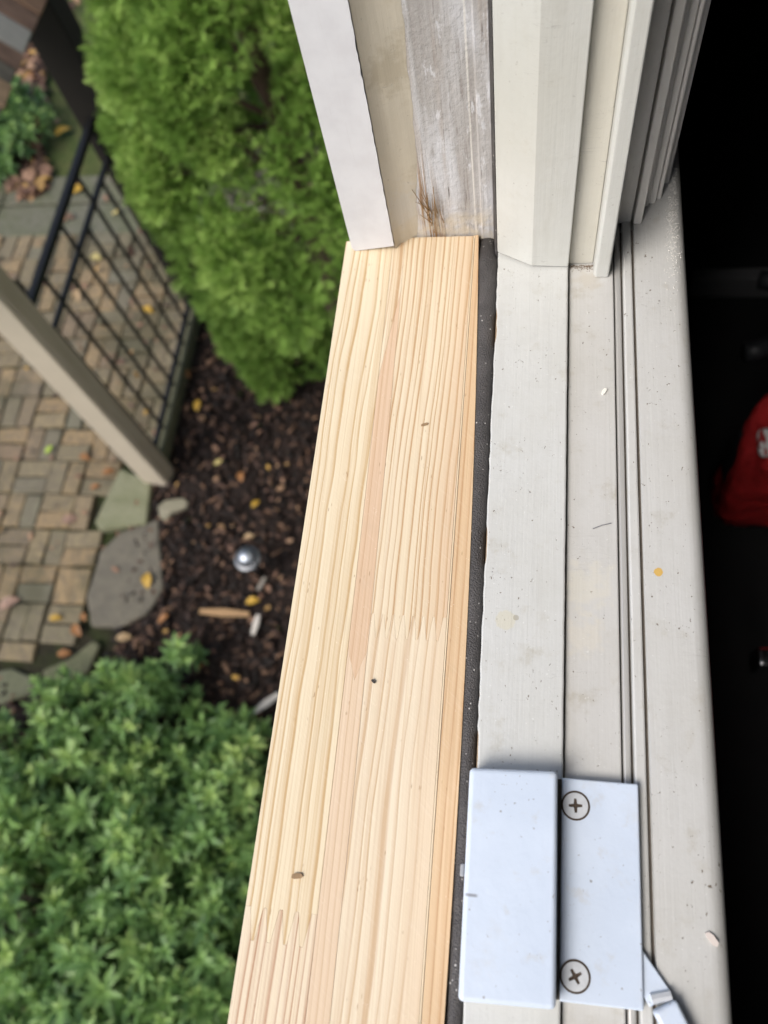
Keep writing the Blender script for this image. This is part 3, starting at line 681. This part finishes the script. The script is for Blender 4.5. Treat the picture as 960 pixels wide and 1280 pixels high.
# folding lever below the plate
a, b = onz(812, 1200, .001), onz(852, 1282, .001)
def bar(p, q, w0, w1, z0, z1):
    d = Vector((q.x-p.x, q.y-p.y)); d.normalize(); nn = Vector((-d.y, d.x))
    return MB().prism([(p.x+nn.x*w0, p.y+nn.y*w0), (p.x-nn.x*w0, p.y-nn.y*w0), (q.x-nn.x*w1, q.y-nn.y*w1), (q.x+nn.x*w1, q.y+nn.y*w1)], z0, z1)
s0 = onz(806, 1212, 0); s1 = onz(826, 1250, 0); s2 = onz(870, 1335, 0)
s0 = s0+Vector((-.004, .004, 0))
lever = obj('lever', bar(s0, s1, .0036, .0042, -.0008, .0006), M_en, latch, .0005, 3)
obj('handle', bar(s1+(s2-s1)*.06, s2, .0042, .0036, -.0008, .0042), M_en, lever, .0012, 3)
mb = MB(); mb.tube([s1+Vector((-.003, 0, .001)), s1+Vector((.003, .0018, .001))], .0016); obj('hinge_pin', mb, M_screw, lever)

# ================================================================= SMALL LITTER ON THE SILL
def flake(name, px, z, l, wd, h, ang, mat, label, cat):
    p = onz(*px, z); mb = MB(); ca, sa = math.cos(ang), math.sin(ang)
    o8 = [(-1,-.6),(-.5,-1),(.6,-.8),(1,-.1),(.7,.9),(-.3,1),(-.9,.5)]
    pts = [(p.x+(a*l*ca-b*wd*sa)/2, p.y+(a*l*sa+b*wd*ca)/2) for a, b in o8]
    mb.prism(pts, z+.0001, z+h); o = obj(name, mb, mat, None, base=(p.x, p.y, z)); return tag(o, label, cat)
M_fl = simple('flake_white', (.80, .78, .70), .6); M_sp = simple('splinter', (.30, .20, .11), .8, var=.4, scale=500); M_dk = simple('debris_dark', (.05, .045, .04), .8)
flake('paint_flake', (755, 490), -.003, .0034, .0017, .0009, 1.0, M_fl, 'tiny white paint flake lying on the inner painted sill', 'paint flake')
flake('wood_splinter', (372, 1095), PZ, .0042, .0019, .0008, .1, M_sp, 'brown splinter on the near left part of the pine board', 'splinter')
flake('dirt_speck', (467, 852), PZ, .0019, .0011, .0009, -.8, M_dk, 'small dark speck near the middle of the pine board', 'debris')
flake('wood_splinter', (531, 531), PZ, .0034, .0012, .0006, .3, M_sp, 'thin brown splinter on the pine board, farthest of those', 'splinter')
flake('paint_flake', (890, 1174), -.001, .0050, .0022, .0007, -.9, simple('flake_tan', (.62, .55, .50), .6), 'curled pinkish paint flake on the stool near the bottom', 'paint flake')
mb = MB(); p = onz(741, 661, -.0027); q = onz(764, 654, -.0027); mb.tube([p, (p+q)/2+Vector((0, .0002, .0003)), q], .00022, 6)
o = obj('lead_sliver', mb, simple('grey_sliver', (.22, .22, .23), .4), None, base=(p.x, p.y, p.z)); tag(o, 'thin grey sliver lying across the inner painted sill', 'sliver')
# fibres of the rotten spot at the foot of the jamb
mb = MB()
for _ in range(16):
    q = ony(540+random.gauss(0, 8), 270+random.gauss(0, 7), .2785); h = random.uniform(.004, .02); dx_ = random.uniform(-.006, .002)
    mb.tube([(q.x, q.y, q.z), (q.x+dx_*.4, q.y-random.uniform(0, .002), q.z+h*.5), (q.x+dx_, q.y-random.uniform(-.0003, .001), q.z+h)], [.00025, .0002, .00008], 5)
o = obj('rot_fibres', mb, simple('rot_brown', (.26, .16, .07), .9, var=.4, scale=600), win); tag(o, None, None, None, 'stuff')

# ================================================================= RED TOOL BAG ON THE FLOOR INSIDE
FL = -.90
bag = thing('tool_bag', 'red tool bag with black corner patch in the dark room', 'bag', (.47, .42, FL))
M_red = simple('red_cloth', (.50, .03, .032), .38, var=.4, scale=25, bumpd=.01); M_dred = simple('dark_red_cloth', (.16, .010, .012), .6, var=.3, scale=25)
M_blk = simple('black_rubber', (.018, .019, .022), .5)
def sbox(cx, cy, cz, sx, sy, sz, e=.35, nu=28, nv=16, lump=.0):
    sg = lambda v, p: math.copysign(abs(v)**p, v); mb = MB(); vs = []; fs = []
    for j in range(nv+1):
        ph = -math.pi/2+math.pi*j/nv
        for i in range(nu):
            th = 2*math.pi*i/nu; k = 1+lump*math.sin(3*th+2*ph)*math.cos(4*ph+th)
            vs.append((cx+k*sx*sg(math.cos(ph), e)*sg(math.cos(th), e), cy+k*sy*sg(math.cos(ph), e)*sg(math.sin(th), e), cz+k*sz*sg(math.sin(ph), e)))
    for j in range(nv):
        for i in range(nu): fs.append((j*nu+i, j*nu+(i+1) % nu, (j+1)*nu+(i+1) % nu, (j+1)*nu+i))
    mb.add(vs, fs); return mb
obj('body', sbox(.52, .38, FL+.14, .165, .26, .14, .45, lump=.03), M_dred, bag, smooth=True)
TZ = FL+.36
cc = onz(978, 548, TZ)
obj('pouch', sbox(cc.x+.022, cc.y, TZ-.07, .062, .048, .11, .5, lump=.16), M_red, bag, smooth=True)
pq = onz(916, 562, TZ-.04); obj('corner_patch', sbox(pq.x+.018, pq.y, TZ-.06, .018, .020, .045, .35), M_blk, bag, .001, smooth=True)
M_wm = NT('white_print', .6); M_wm.color(M_wm.mix(M_wm.step(M_wm.noise((160, 60, 160), 3), .42, .50), (.36, .02, .02), (.75, .74, .74))); M_wm = M_wm.m
pw = onz(956, 548, TZ+.044); obj('printed_mark', sbox(pw.x+.006, pw.y, TZ+.034, .011, .017, .006, .5), M_wm, bag, smooth=True)
mb = MB(); hp = [onz(930+60*math.sin(a*.9), 405+46*math.cos(a)-10, TZ+.02) for a in [i*math.pi/10 for i in range(11)]]
mb.tube(hp, .012, 10); obj('strap', mb, M_blk, bag, smooth=True)
cl = onz(957, 822, FL+.30); obj('metal_clip', sbox(cl.x, cl.y, FL+.285, .010, .012, .02, .4), simple('clip_steel', (.75, .75, .78), .25, 1.0), bag, smooth=True)
q0, q1 = onz(868, 357, FL+.02), onz(990, 352, FL+.02)
mb = MB(); mb.box(q0.x-.01, q1.x+.25, q0.y-.012, q0.y+.012, FL+.001, FL+.05); o = obj('floor_rail', mb, simple('grey_bar', (.16, .16, .165), .5), None, .002, base=(q0.x, q0.y, FL)); tag(o, 'faint grey bar lying on the dark floor behind the red bag', 'bar')

# ================================================================= GARDEN: arbor, trellis
M_tan = NT('tan_post_paint', .6, .35); f = M_tan.noise((30, 30, 3), 4); f2 = M_tan.noise((140, 140, 10), 3)
M_tan.color(M_tan.mix(M_tan.step(f, .3, .7), (.30, .255, .19), (.36, .31, .24))).bump(f2, .002); M_tan = M_tan.m
M_brn = simple('dark_brown_wood', (.008, .006, .004), .75, var=.3, scale=30)  # one even dark brown for far post and beam
pc = gr(215, 606); PX1, PY0 = pc.x, pc.y; PX0 = gr(186, 607).x; PYD = PY0+.095
TX = (PX0+PX1)/2
EZ, EX = -1.33, -1.735
arbor = thing('garden_arbor', 'wooden garden arbor with tan near post, dark far post and brown board roof', 'arbor', (TX, 2.35, G))
ZR = EZ+(EX-TX)+.02
mb = MB(); mb.box(PX0, PX1, PY0, PYD, G-.02, EZ+.12); obj('near_post', mb, M_tan, arbor, .006, 3)
mb = MB(); mb.box(PX0-.004, PX1-.010, PY0-.016, PY0-.0005, G+.01, EZ+.05); obj('post_trim', mb, simple('lit_face_trim', (.46, .40, .31), .55, var=.08, scale=12), arbor, .003)  # trim on the lit face, paler than the post: brightness put into colour
DY = onx(113, 140, TX).y; DY0 = DY-.02
mb = MB(); mb.box(PX0-.01, PX1+.03, DY0, DY0+.13, G-.02, EZ+.12); obj('far_post', mb, M_brn, arbor, .006)
mb = MB(); mb.box(TX-.04, TX+.04, PY0-.3, 3.6, EZ+.121, EZ+.26); obj('beam', mb, M_brn, arbor, .005)
cols = [((.14, .085, .055), .8), ((.10, .062, .045), .8), ((.17, .12, .075), .8), ((.085, .075, .06), .7), ((.21, .145, .09), .8), ((.12, .075, .055), .8)]
MR = []
for k, (c, r) in enumerate(cols):
    t = NT('roof_board_wood', r, .3); f = t.noise((14, 90, 14), 4); t.color(t.mix(t.step(f, .3, .7), tuple(q*.7 for q in c), tuple(q*1.3 for q in c))).bump(f, .003); MR.append(t.m)
M_pale = simple('pale_streak_board', (.22, .21, .19), .6, var=.2, scale=20)
y = 1.3; k = 0
while y < 3.75:
    wd = random.uniform(.07, .12)
    L = .40
    for sgn in (1, -1):
        mb = MB(); n1 = Vector((sgn*.7071, 0, .7071)); dn = Vector((sgn*.7071, 0, -.7071))
        top = Vector((TX, 0, EZ+abs(EX-TX)+.03)); e = top+dn*((abs(EX-TX)+.03)/.7071*random.uniform(.98, 1.0)+.0)
        th = random.uniform(.016, .026); P = [top, e, e+n1*th, top+n1*th]
        mb.prism([(p.x, p.z) for p in P], y+.003, y+wd-.003, 'y')
        mat = M_pale if (sgn > 0 and 2.28 < y < 2.36) else MR[k % 6]
        obj('roof_board', mb, mat, arbor, .003)
    k += random.choice((1, 2, 5)); y += wd
mb = MB(); mb.box(TX-.02, TX+.03, PYD, DY0, G+.02, G+.11); obj('bottom_rail', mb, simple('mossy_rail', (.085, .085, .05), .85, var=.3, scale=18), arbor, .006)

M_iron = simple('black_iron', (.010, .010, .010), .5, .3)
gz = onx(120, 135, TX).z; gz2 = onx(131, 210, TX).z
tre = thing('metal_trellis', 'black metal trellis panel of bars between the two arbor posts', 'trellis', (TX, 2.35, G))
def rail(z, r): 
    mb = MB(); mb.box(TX-r, TX+r, PYD-.002, DY0+.002, z-r, z+r); obj('rail', mb, M_iron, tre, .002)
rail(gz, .016); rail(gz2, .011); rail(G+.16, .012)
nb = 8
for i in range(nb):
    y = PYD+.06+(DY0-PYD-.10)*i/(nb-1)
    mb = MB(); mb.box(TX-.007, TX+.007, y-.007, y+.007, G+.12, gz if i % 2 == 1 else gz2); obj('bar', mb, M_iron, tre, .001)
for yy in (PYD+.004, DY0-.02):
    mb = MB(); mb.box(TX-.014, TX+.014, yy, yy+.018, G+.05, gz+.01); obj('stile', mb, M_iron, tre, .002)
mb = MB(); cpt = onx(30, 320, TX)
mb.tube([(TX+.01, PYD+.01+.065*math.sin(a*1.0)*(1-a/9), gz+.10-.07*math.cos(a)*(1-a/9)) for a in [i*.35 for i in range(20)]], .010, 8); obj('scroll', mb, M_iron, tre, smooth=True)

# ================================================================= PATH LIGHT
pl = onz(308, 697, G+.26); lamp = thing('path_light', 'round chrome topped garden path light standing in the mulch', 'light', (pl.x, pl.y, G))
M_chrome = simple('chrome', (.26, .27, .28), .5, 1.0); M_dm = simple('dark_metal', (.03, .03, .032), .35, .6)
tg = NT('lamp_glass', .08, .5); tg.b.inputs['Transmission Weight'].default_value = .85; tg.color((.8, .85, .88))
c0 = Vector((pl.x, pl.y, G))
sc_prof = lambda P: [(r*.82, z) for r, z in P]
obj('stake', MB().lathe(sc_prof([(.004, -.10), (.013, 0), (.013, .15), (.02, .17)]), c0, 16), M_dm, lamp, smooth=True)
obj('glass', MB().lathe(sc_prof([(.036, .17), (.046, .175), (.05, .235), (.046, .24)]), c0, 28), tg.m, lamp, smooth=True)
obj('collar', MB().lathe(sc_prof([(.060, .236), (.078, .238), (.080, .246), (.076, .252), (.062, .254)]), c0, 32), M_chrome, lamp, smooth=True)
obj('ring', MB().lathe(sc_prof([(.045, .252), (.058, .255), (.060, .262), (.056, .268), (.046, .266)]), c0, 32), M_dm, lamp, smooth=True)
obj('cap', MB().lathe(sc_prof([(.047, .262), (.046, .272), (.040, .283), (.028, .292), (.012, .297), (.003, .298)]), c0, 32), simple('chrome_cap', (.50, .54, .59), .5, 1.0), lamp, smooth=True)
obj('sensor', MB().lathe(sc_prof([(.013, .250), (.014, .262), (.009, .270), (.002, .272)]), c0+Vector((.043, -.030, 0)), 16), M_chrome, lamp, smooth=True)

# ================================================================= LEAVES, CHIPS ON THE GROUND
def leaf_arrays(l, wd, curl, fold, nseg=6):
    V = []; 
    for i in range(nseg+1):
        s_ = i/nseg; hw = wd/2*math.sin(math.pi*min(1, s_*.96+.02))**.8*(1.0 if s_ < .5 else 1-.25*(s_-.5))
        z = curl*math.sin(math.pi*s_)*l
        V += [(s_*l-l/2, -hw, z+fold*hw), (s_*l-l/2, 0, z), (s_*l-l/2, hw, z+fold*hw)]
    Fq = []
    for i in range(nseg): Fq += [(3*i, 3*i+3, 3*i+4, 3*i+1), (3*i+1, 3*i+4, 3*i+5, 3*i+2)]
    return np.array(V), np.array(Fq)
def leafmat(name, c):
    t = NT(name, .55, .35); f = t.noise(60, 4); t.color(t.mix(t.step(f, .35, .7), c, tuple(q*.6 for q in c))); return t.m
LM = dict(yellow=leafmat('yellow_leaf', (.44, .27, .035)), orange=leafmat('orange_leaf', (.26, .115, .035)), tan=leafmat('tan_leaf', (.36, .25, .13)), pink=leafmat('pink_brown_leaf', (.27, .17, .12)), pale=leafmat('pale_yellow_leaf', (.48, .40, .15)), lime=leafmat('lime_leaf', (.30, .40, .05)))
leaves = [((247,507),'yellow',.075,-1.5,'bright orange yellow leaf upright in mulch below the evergreen'), ((273,578),'pale',.055,.6,'pale yellow leaf alone in the middle of the mulch'),
 ((320,630),'yellow',.06,1.0,'orange yellow leaf in mulch nearest the pine board'), ((311,671),'tan',.06,.1,'tan leaf in mulch just behind the path light'), ((316,752),'yellow',.075,.2,'bright yellow leaf in mulch in front of the path light'),
 ((185,726),'yellow',.085,-1.4,'long yellow leaf lying on the big flagstone'), ((204,773),'orange',.065,.7,'orange brown leaf in mulch beside the flagstone'), ((155,797),'tan',.08,.2,'tan leaf in mulch above the leafy shrub'),
 ((61,562),'lime',.06,.9,'lime green leaf on the bricks'), ((106,572),'orange',.08,-.4,'curled orange brown leaf on dark bricks near the post'), ((136,590),'orange',.07,.4,'orange leaf on bricks beside the stone block'),
 ((119,609),'orange',.06,.5,'small brown orange leaf on bricks left of the stone block'), ((88,650),'pink',.09,.3,'large pinkish brown leaf in the middle of the bricks'), ((105,771),'orange',.06,-.9,'orange leaf at the lower brick corner by the flagstone'),
 ((70,773),'yellow',.07,.1,'yellow orange leaf lying on a tan brick'), ((96,788),'orange',.08,-.8,'wide rust brown leaf at the patio corner'), ((12,755),'pink',.12,.5,'biggest leaf on the bricks, pinkish tan, at the left edge'),
 ((80,817),'orange',.07,.2,'brown orange leaf on the edging stone'), ((79,165),'yellow',.12,.8,'bright yellow leaf on the mossy lawn behind the arbor'), ((98,238),'yellow',.11,.6,'orange yellow leaf beside the trellis top rail'),
 ((57,228),'yellow',.11,.4,'golden leaf at the edge of the far slabs'), ((42,99),'orange',.13,.3,'golden orange leaf in the leaf litter behind the arbor'), ((120,323),'pale',.09,-.4,'pale yellow leaf seen through the trellis bars'),
 ((146,266),'pale',.08,.1,'small cream leaf behind the trellis near the evergreen'), ((185,388),'yellow',.09,-.5,'yellow leaf behind the lower trellis bars'), ((97,370),'tan',.09,-1.1,'tan leaf between two trellis bars near the tan post'),
 ((232,467),'orange',.09,-.7,'curled orange leaf at the mulch edge below the small evergreen'), ((301,596),'orange',.06,-1.2,'slim orange leaf in mulch left of the pine board'), ((283,770),'orange',.0,0,'')]
for px, cname, l, a, lab in leaves:
    if not lab: continue
    p = gr(*px, .045 if p is not None and gr(*px).x > -2.0 else .032)
    V, Fq = leaf_arrays(l, l*random.uniform(.5, .7), random.uniform(.06, .2), random.uniform(.2, .5))
    ca, sa = math.cos(a), math.sin(a); tl = random.uniform(-.25, .25)
    V = np.stack([V[:, 0]*ca-V[:, 1]*sa+p.x, V[:, 0]*sa+V[:, 1]*ca+p.y, V[:, 2]+tl*V[:, 0]+p.z], 1)
    o = arr_obj('fallen_leaf', V, Fq, LM[cname], None, None, (p.x, p.y, p.z), True); tag(o, lab, 'leaf', 'leaves fallen on the ground')
def wood_piece(px, px2, wd, h, up, mat, name, label, cat):
    p, q = gr(*px, up), gr(*px2, up); d = (q-p).normalized(); nn = Vector((-d.y, d.x, 0)); m_ = (p+q)/2; k = wd/2
    pts = [p-nn*k*.6, p+nn*k*.5, m_+nn*k, q+nn*k*.7, q-nn*k*.4, m_-nn*k*.9]
    mb = MB(); mb.prism([(v.x, v.y) for v in pts], G+up, G+up+h); o = obj(name, mb, mat, None, .002, base=(m_.x, m_.y, G+up)); tag(o, label, cat)
M_off = simple('fresh_wood', (.60, .42, .24), .7, var=.2, scale=50); M_gw = simple('grey_wood', (.48, .45, .40), .6, var=.2, scale=60); M_tw = simple('tan_wood', (.32, .20, .10), .8, var=.3, scale=60)
wood_piece((250,764),(312,769), .045, .010, .035, M_tw, 'bark_strip', 'long tan bark strip on the mulch below the path light', 'bark')
wood_piece((316,794),(324,769), .035, .010, .038, M_gw, 'wood_chip', 'short white wood chip on the mulch near the tan bark strip', 'wood chip')
wood_piece((318,890),(350,868), .040, .010, .045, M_gw, 'wood_chip', 'white wood chip half hidden under the pine board edge', 'wood chip')
wood_piece((322,738),(332,722), .025, .008, .038, simple('dull_wood', (.22, .20, .17), .7), 'wood_chip', 'dull grey wood chip right beside the path light', 'wood chip')
wood_piece((136,198),(158,212), .060, .030, .03, M_off, 'wood_offcut', 'upper of two fresh tan wood offcuts beside the evergreen', 'wood offcut')
wood_piece((134,208),(156,230), .065, .030, .03, M_off, 'wood_offcut', 'lower of two fresh tan wood offcuts beside the evergreen', 'wood offcut')
# leaf litter beyond the patio and a loose scatter
def litter(name, N, region, mat, parent, l0=.05, l1=.11, up=.01):
    Vs, Fs, A = [], [], []
    from mathutils import Euler
    for k in range(N):
        x, y = region(); l = rng.uniform(l0, l1); V, Fq = leaf_arrays(l, l*rng.uniform(.4, .7), rng.uniform(-.1, .25), rng.uniform(-.2, .5), 4)
        R = np.array(Euler((rng.normal(0, .4), rng.normal(0, .4), rng.uniform(0, 6.28))).to_matrix())
        Fs.append(Fq+len(V)*k); Vs.append(V@R.T+np.array([x, y, G+up+rng.uniform(0, .03)])); A.append(np.full(len(V), rng.random()))
    o = arr_obj(name, np.concatenate(Vs), np.concatenate(Fs), mat, parent, np.concatenate(A)); return o
M_lit = fmat('brown_leaf_litter', [(0, (.05, .028, .02)), (.4, (.16, .085, .055)), (.7, (.26, .15, .095)), (.9, (.34, .21, .12)), (1, (.45, .27, .05))], .6)
SP = [(30,60),(62,40),(50,150),(62,235),(20,245),(28,150)]
def reg_strip():
    while True:
        px, py = rng.uniform(-30, 75), rng.uniform(-60, 250)
        c_ = np.interp(py, [-60, 40, 150, 245], [52, 42, 33, 42])
        if abs(px-c_) < 17+rng.normal(0, 4): p = gr(px, py); return p.x, p.y
o = litter('leaf_litter', 900, reg_strip, M_lit, None, .07, .15, .02); tag(o, 'brown leaf litter strip on the ground behind the arbor', None, None, 'stuff')
o = litter('scattered_leaves', 150, lambda: (rng.uniform(-4.6, -2.1), rng.uniform(3.2, 6.5)), M_lit, None, .05, .10, .025); tag(o, 'small brown leaves scattered over moss and far slabs', None, None, 'stuff')
o = litter('leaf_bits', 120, lambda: (rng.uniform(-3.4, -2.05), rng.uniform(1.2, 3.4)), M_lit, None, .02, .055, .028); tag(o, 'small leaf bits scattered over the bricks', None, None, 'stuff')
o = litter('leaf_bits', 170, lambda: (rng.uniform(-1.95, -.6), rng.uniform(.6, 2.4)), M_lit, None, .02, .05, .035); tag(o, 'small leaf bits scattered over the mulch', None, None, 'stuff')

# ================================================================= EVERGREENS (scale leaf sprays)
def spray(l, nb, seed):
    """flat fan of scale-leaf branchlets, each a narrow folded strip"""
    r = np.random.default_rng(seed); V = []; Fq = []; A = []
    def strip(p, d, ln, wd, bend):
        b = len(V); d = np.array(d, float); sd = np.array([-d[1], d[0], 0]); q = np.array(p, float)
        for i in range(4):
            s_ = i/3; w_ = wd*(1-.55*s_**1.5)*(1 if i < 3 else .4); c = q+d*ln*s_+np.array([0, 0, bend*s_*s_*ln])
            V.extend([c-sd*w_/2+np.array([0, 0, -.2*w_]), c+sd*w_/2+np.array([0, 0, .2*w_])]); A.extend([.35+.65*s_]*2)
        for i in range(3): Fq.append([b+2*i, b+2*i+1, b+2*i+3, b+2*i+2])
    for k in range(nb):
        s_ = .1+.85*k/nb; sd = 1 if k % 2 else -1; p = (s_*l, 0, .12*l*s_*s_*-1)
        an = sd*math.radians(r.uniform(30, 60)); ln = l*(.55*(1-s_)+.22)*r.uniform(.8, 1.2)
        d = np.array([math.cos(an), math.sin(an), r.normal(.1, .18)]); strip(p, d, ln, .0062*l/.075, r.uniform(-.3, .5))
        for u in (.35, .65):
            an2 = an+(1 if r.random() < .5 else -1)*math.radians(r.uniform(28, 55)); q = np.array(p)+d*ln*u
            strip(q, (math.cos(an2), math.sin(an2), r.normal(.1, .25)), ln*.45, .0048*l/.075, r.uniform(-.2, .6))
    strip((0, 0, 0), (1, 0, -.08), l*1.05, .007*l/.09, -.05)
    return np.array(V), np.array(Fq), np.array(A)
SPR = [spray(.060, 9, i) for i in range(8)]
def scatter(pts, dirs, scales, tints, variants, roll=1.2):
    Vs, Fs, A = [], [], []; b = 0
    for p, d, sc_, tn in zip(pts, dirs, scales, tints):
        V, Fq, a = variants[rng.integers(len(variants))]
        d = d/np.linalg.norm(d); up = np.array([0, 0, 1.0])+rng.normal(0, roll*.5, 3); sd = np.cross(up, d); sd /= np.linalg.norm(sd)+1e-9; nn = np.cross(d, sd)
        Vs.append((V*sc_)@np.array([d, sd, nn])+p); Fs.append(Fq+b); A.append(np.clip(a*.35+tn, 0, 1)); b += len(V)
    return np.concatenate(Vs), np.concatenate(Fs), np.concatenate(A)
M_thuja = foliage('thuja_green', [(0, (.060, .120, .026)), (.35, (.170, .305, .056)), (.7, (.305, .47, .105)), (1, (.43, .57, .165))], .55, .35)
M_bark = simple('evergreen_bark', (.10, .065, .045), .9, var=.3, scale=40)
def evergreen(name, label, base, radius, height, nlobes, per, lobe_r, tip=.0, z_low=.12):
    tr = thing(name, label, 'shrub', base); bx_, by_, bz = base
    mb = MB(); mb.tube([(bx_, by_, bz-.05), (bx_+.02, by_, bz+height*.5), (bx_, by_+.02, bz+height*.93)], [.06, .04, .01], 8); obj('trunk', mb, M_bark, tr, smooth=True)
    mb = MB(); P, D, S, T = [], [], [], []
    for i in range(nlobes):
        u = (i+.5)/nlobes; h = height*(z_low+(1-z_low)*u**1.08); R = radius(h/height)
        a = i*2.39996+rng.normal(0, .25); R2 = max(.02, R-lobe_r*.75)*rng.uniform(.80, 1.16)
        c = np.array([bx_+R2*math.cos(a), by_+R2*math.sin(a), bz+h])
        lr = lobe_r*rng.uniform(.65, 1.25)
        if i % 2 == 0: mb.tube([(bx_, by_, c[2]-R*.5), ((bx_+c[0])/2, (by_+c[1])/2, c[2]-R*.2), tuple(c)], [.014, .010, .004], 5)
        lt = rng.normal(0, .13)
        out = np.array([math.cos(a), math.sin(a), .55])
        for k in range(per):
            v = rng.normal(0, 1, 3); v /= np.linalg.norm(v)
            if v@out < -.25: v = -v
            sh = rng.uniform(.72, 1.08) if rng.random() < .85 else rng.uniform(.2, .72)
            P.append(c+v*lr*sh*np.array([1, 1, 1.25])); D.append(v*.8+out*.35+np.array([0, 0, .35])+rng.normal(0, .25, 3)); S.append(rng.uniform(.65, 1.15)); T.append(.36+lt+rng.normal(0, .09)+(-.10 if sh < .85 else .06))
    obj('limbs', mb, M_bark, tr)
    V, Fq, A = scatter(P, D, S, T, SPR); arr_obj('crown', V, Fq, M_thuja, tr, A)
    return tr
evergreen('evergreen_tree', 'tall dense bright green evergreen beside the open window', (-.98, 2.50, G), lambda u: float(np.interp(u, [0, .30, .38, .5, .65, .8, 1], [.30, .40, .54, .57, .48, .34, .05])), 3.05, 92, 230, .145, z_low=.40)
evergreen('evergreen_shrub', 'small rounded evergreen at the foot of the tall evergreen', (-1.40, 2.62, G), lambda u: float(np.interp(u, [0, .2, .6, .85, 1], [.22, .34, .34, .25, .08])), .70, 24, 170, .12, z_low=.16)

# ================================================================= BROADLEAF SHRUBS
def leaf3(l, wd, droop):
    V, Fq = leaf_arrays(l, wd, 0, .35, 4); V[:, 0] += l/2; s_ = V[:, 0]/l; V[:, 2] += -droop*l*s_**2+.25*l*s_
    return V, Fq
def whorl(seed, nl=11):
    r = np.random.default_rng(seed); Vs, Fs, A = [], [], []; b = 0
    for k in range(nl):
        a = k*2.39996+r.normal(0, .15); el = math.radians(np.interp(k, [0, nl-1], [5, 68])+r.normal(0, 8)); l = r.uniform(.052, .092)*(1-.25*k/nl)
        V, Fq = leaf3(l, l*.30, r.uniform(.1, .6)); ce, se = math.cos(el), math.sin(el)
        V = np.stack([V[:, 0]*ce-V[:, 2]*se, V[:, 1], V[:, 0]*se+V[:, 2]*ce], 1)
        V = np.stack([V[:, 0]*math.cos(a)-V[:, 1]*math.sin(a), V[:, 0]*math.sin(a)+V[:, 1]*math.cos(a), V[:, 2]+.012*(k-nl*.5)/nl*2], 1)
        Vs.append(V[:, [2, 0, 1]]); Fs.append(Fq+b); b += len(V); A.append(np.full(len(V), k/nl*.9+r.uniform(-.1, .1)))
    return np.concatenate(Vs), np.concatenate(Fs), np.concatenate(A)
WH = [whorl(i) for i in range(6)]
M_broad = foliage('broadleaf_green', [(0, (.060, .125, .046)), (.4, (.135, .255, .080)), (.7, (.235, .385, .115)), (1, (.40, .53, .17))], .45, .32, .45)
M_stem = simple('shrub_stem', (.09, .075, .04), .8)
def broad_shrub(name, label, hubs, nper, base, cat='shrub'):
    tr = thing(name, label, cat, base); P, D, S, T = [], [], [], []; mb = MB()
    for (hx, hy, hr, hh) in hubs:
        for k in range(int(nper*(hr/.36)**2)+8):
            a = rng.uniform(0, 6.283); q = math.sqrt(rng.random()); x, y = hx+hr*q*math.cos(a), hy+hr*q*math.sin(a)
            top = hh*math.sqrt(max(.05, 1-.75*q*q))
            dpt = rng.random()**1.6
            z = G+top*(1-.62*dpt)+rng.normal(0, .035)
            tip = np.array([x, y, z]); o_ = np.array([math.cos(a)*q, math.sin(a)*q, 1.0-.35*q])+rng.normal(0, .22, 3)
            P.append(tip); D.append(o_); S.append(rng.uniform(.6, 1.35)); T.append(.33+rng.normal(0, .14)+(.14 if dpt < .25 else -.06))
            if k % 3 == 0:
                root = Vector((hx+hr*.25*math.cos(a), hy+hr*.25*math.sin(a), G)); m_ = root.lerp(Vector(tip), .55)+Vector((0, 0, .05)); mb.tube([root, m_, Vector(tip)], [.007, .005, .002], 5)
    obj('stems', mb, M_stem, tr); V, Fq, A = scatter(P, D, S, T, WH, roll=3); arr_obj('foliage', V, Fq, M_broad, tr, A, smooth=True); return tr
def hub(px, py, r, h):
    p = onz(px, py, G+h*.9); return (p.x, p.y, r, h)
broad_shrub('leafy_shrub', 'large glossy leafed green shrub at the lower left', [hub(60,1010,.40,.55), hub(20,1150,.42,.62), hub(160,1080,.38,.60), hub(240,1020,.30,.50), hub(120,1230,.42,.70), hub(230,1200,.34,.62), hub(285,950,.20,.42), hub(90,920,.27,.42), hub(170,900,.22,.42), hub(-40,1000,.4,.55), hub(200,1320,.42,.66), hub(40,1360,.45,.66), hub(290,1120,.26,.52), hub(215,812,.05,.34), hub(135,842,.09,.36), hub(180,850,.10,.36), hub(255,905,.08,.34), hub(60,870,.12,.36), hub(320,935,.08,.3)], 150, (onz(120, 1100, G).x, onz(120, 1100, G).y, G))
broad_shrub('low_plant', 'low green plant at the left edge behind the patio', [(gr(5,185).x, gr(5,185).y, .40, .35), (gr(-30,215).x, gr(-30,215).y, .4, .4), (gr(15,150).x, gr(15,150).y, .22, .25)], 160, (gr(0,190).x, gr(0,190).y, G), 'plant')
# single shoots standing up out of the big shrub towards the patio
for o in list(bpy.data.objects):
    if o.type == 'MESH' and not o.data.materials: o.data.materials.append(M_stem)
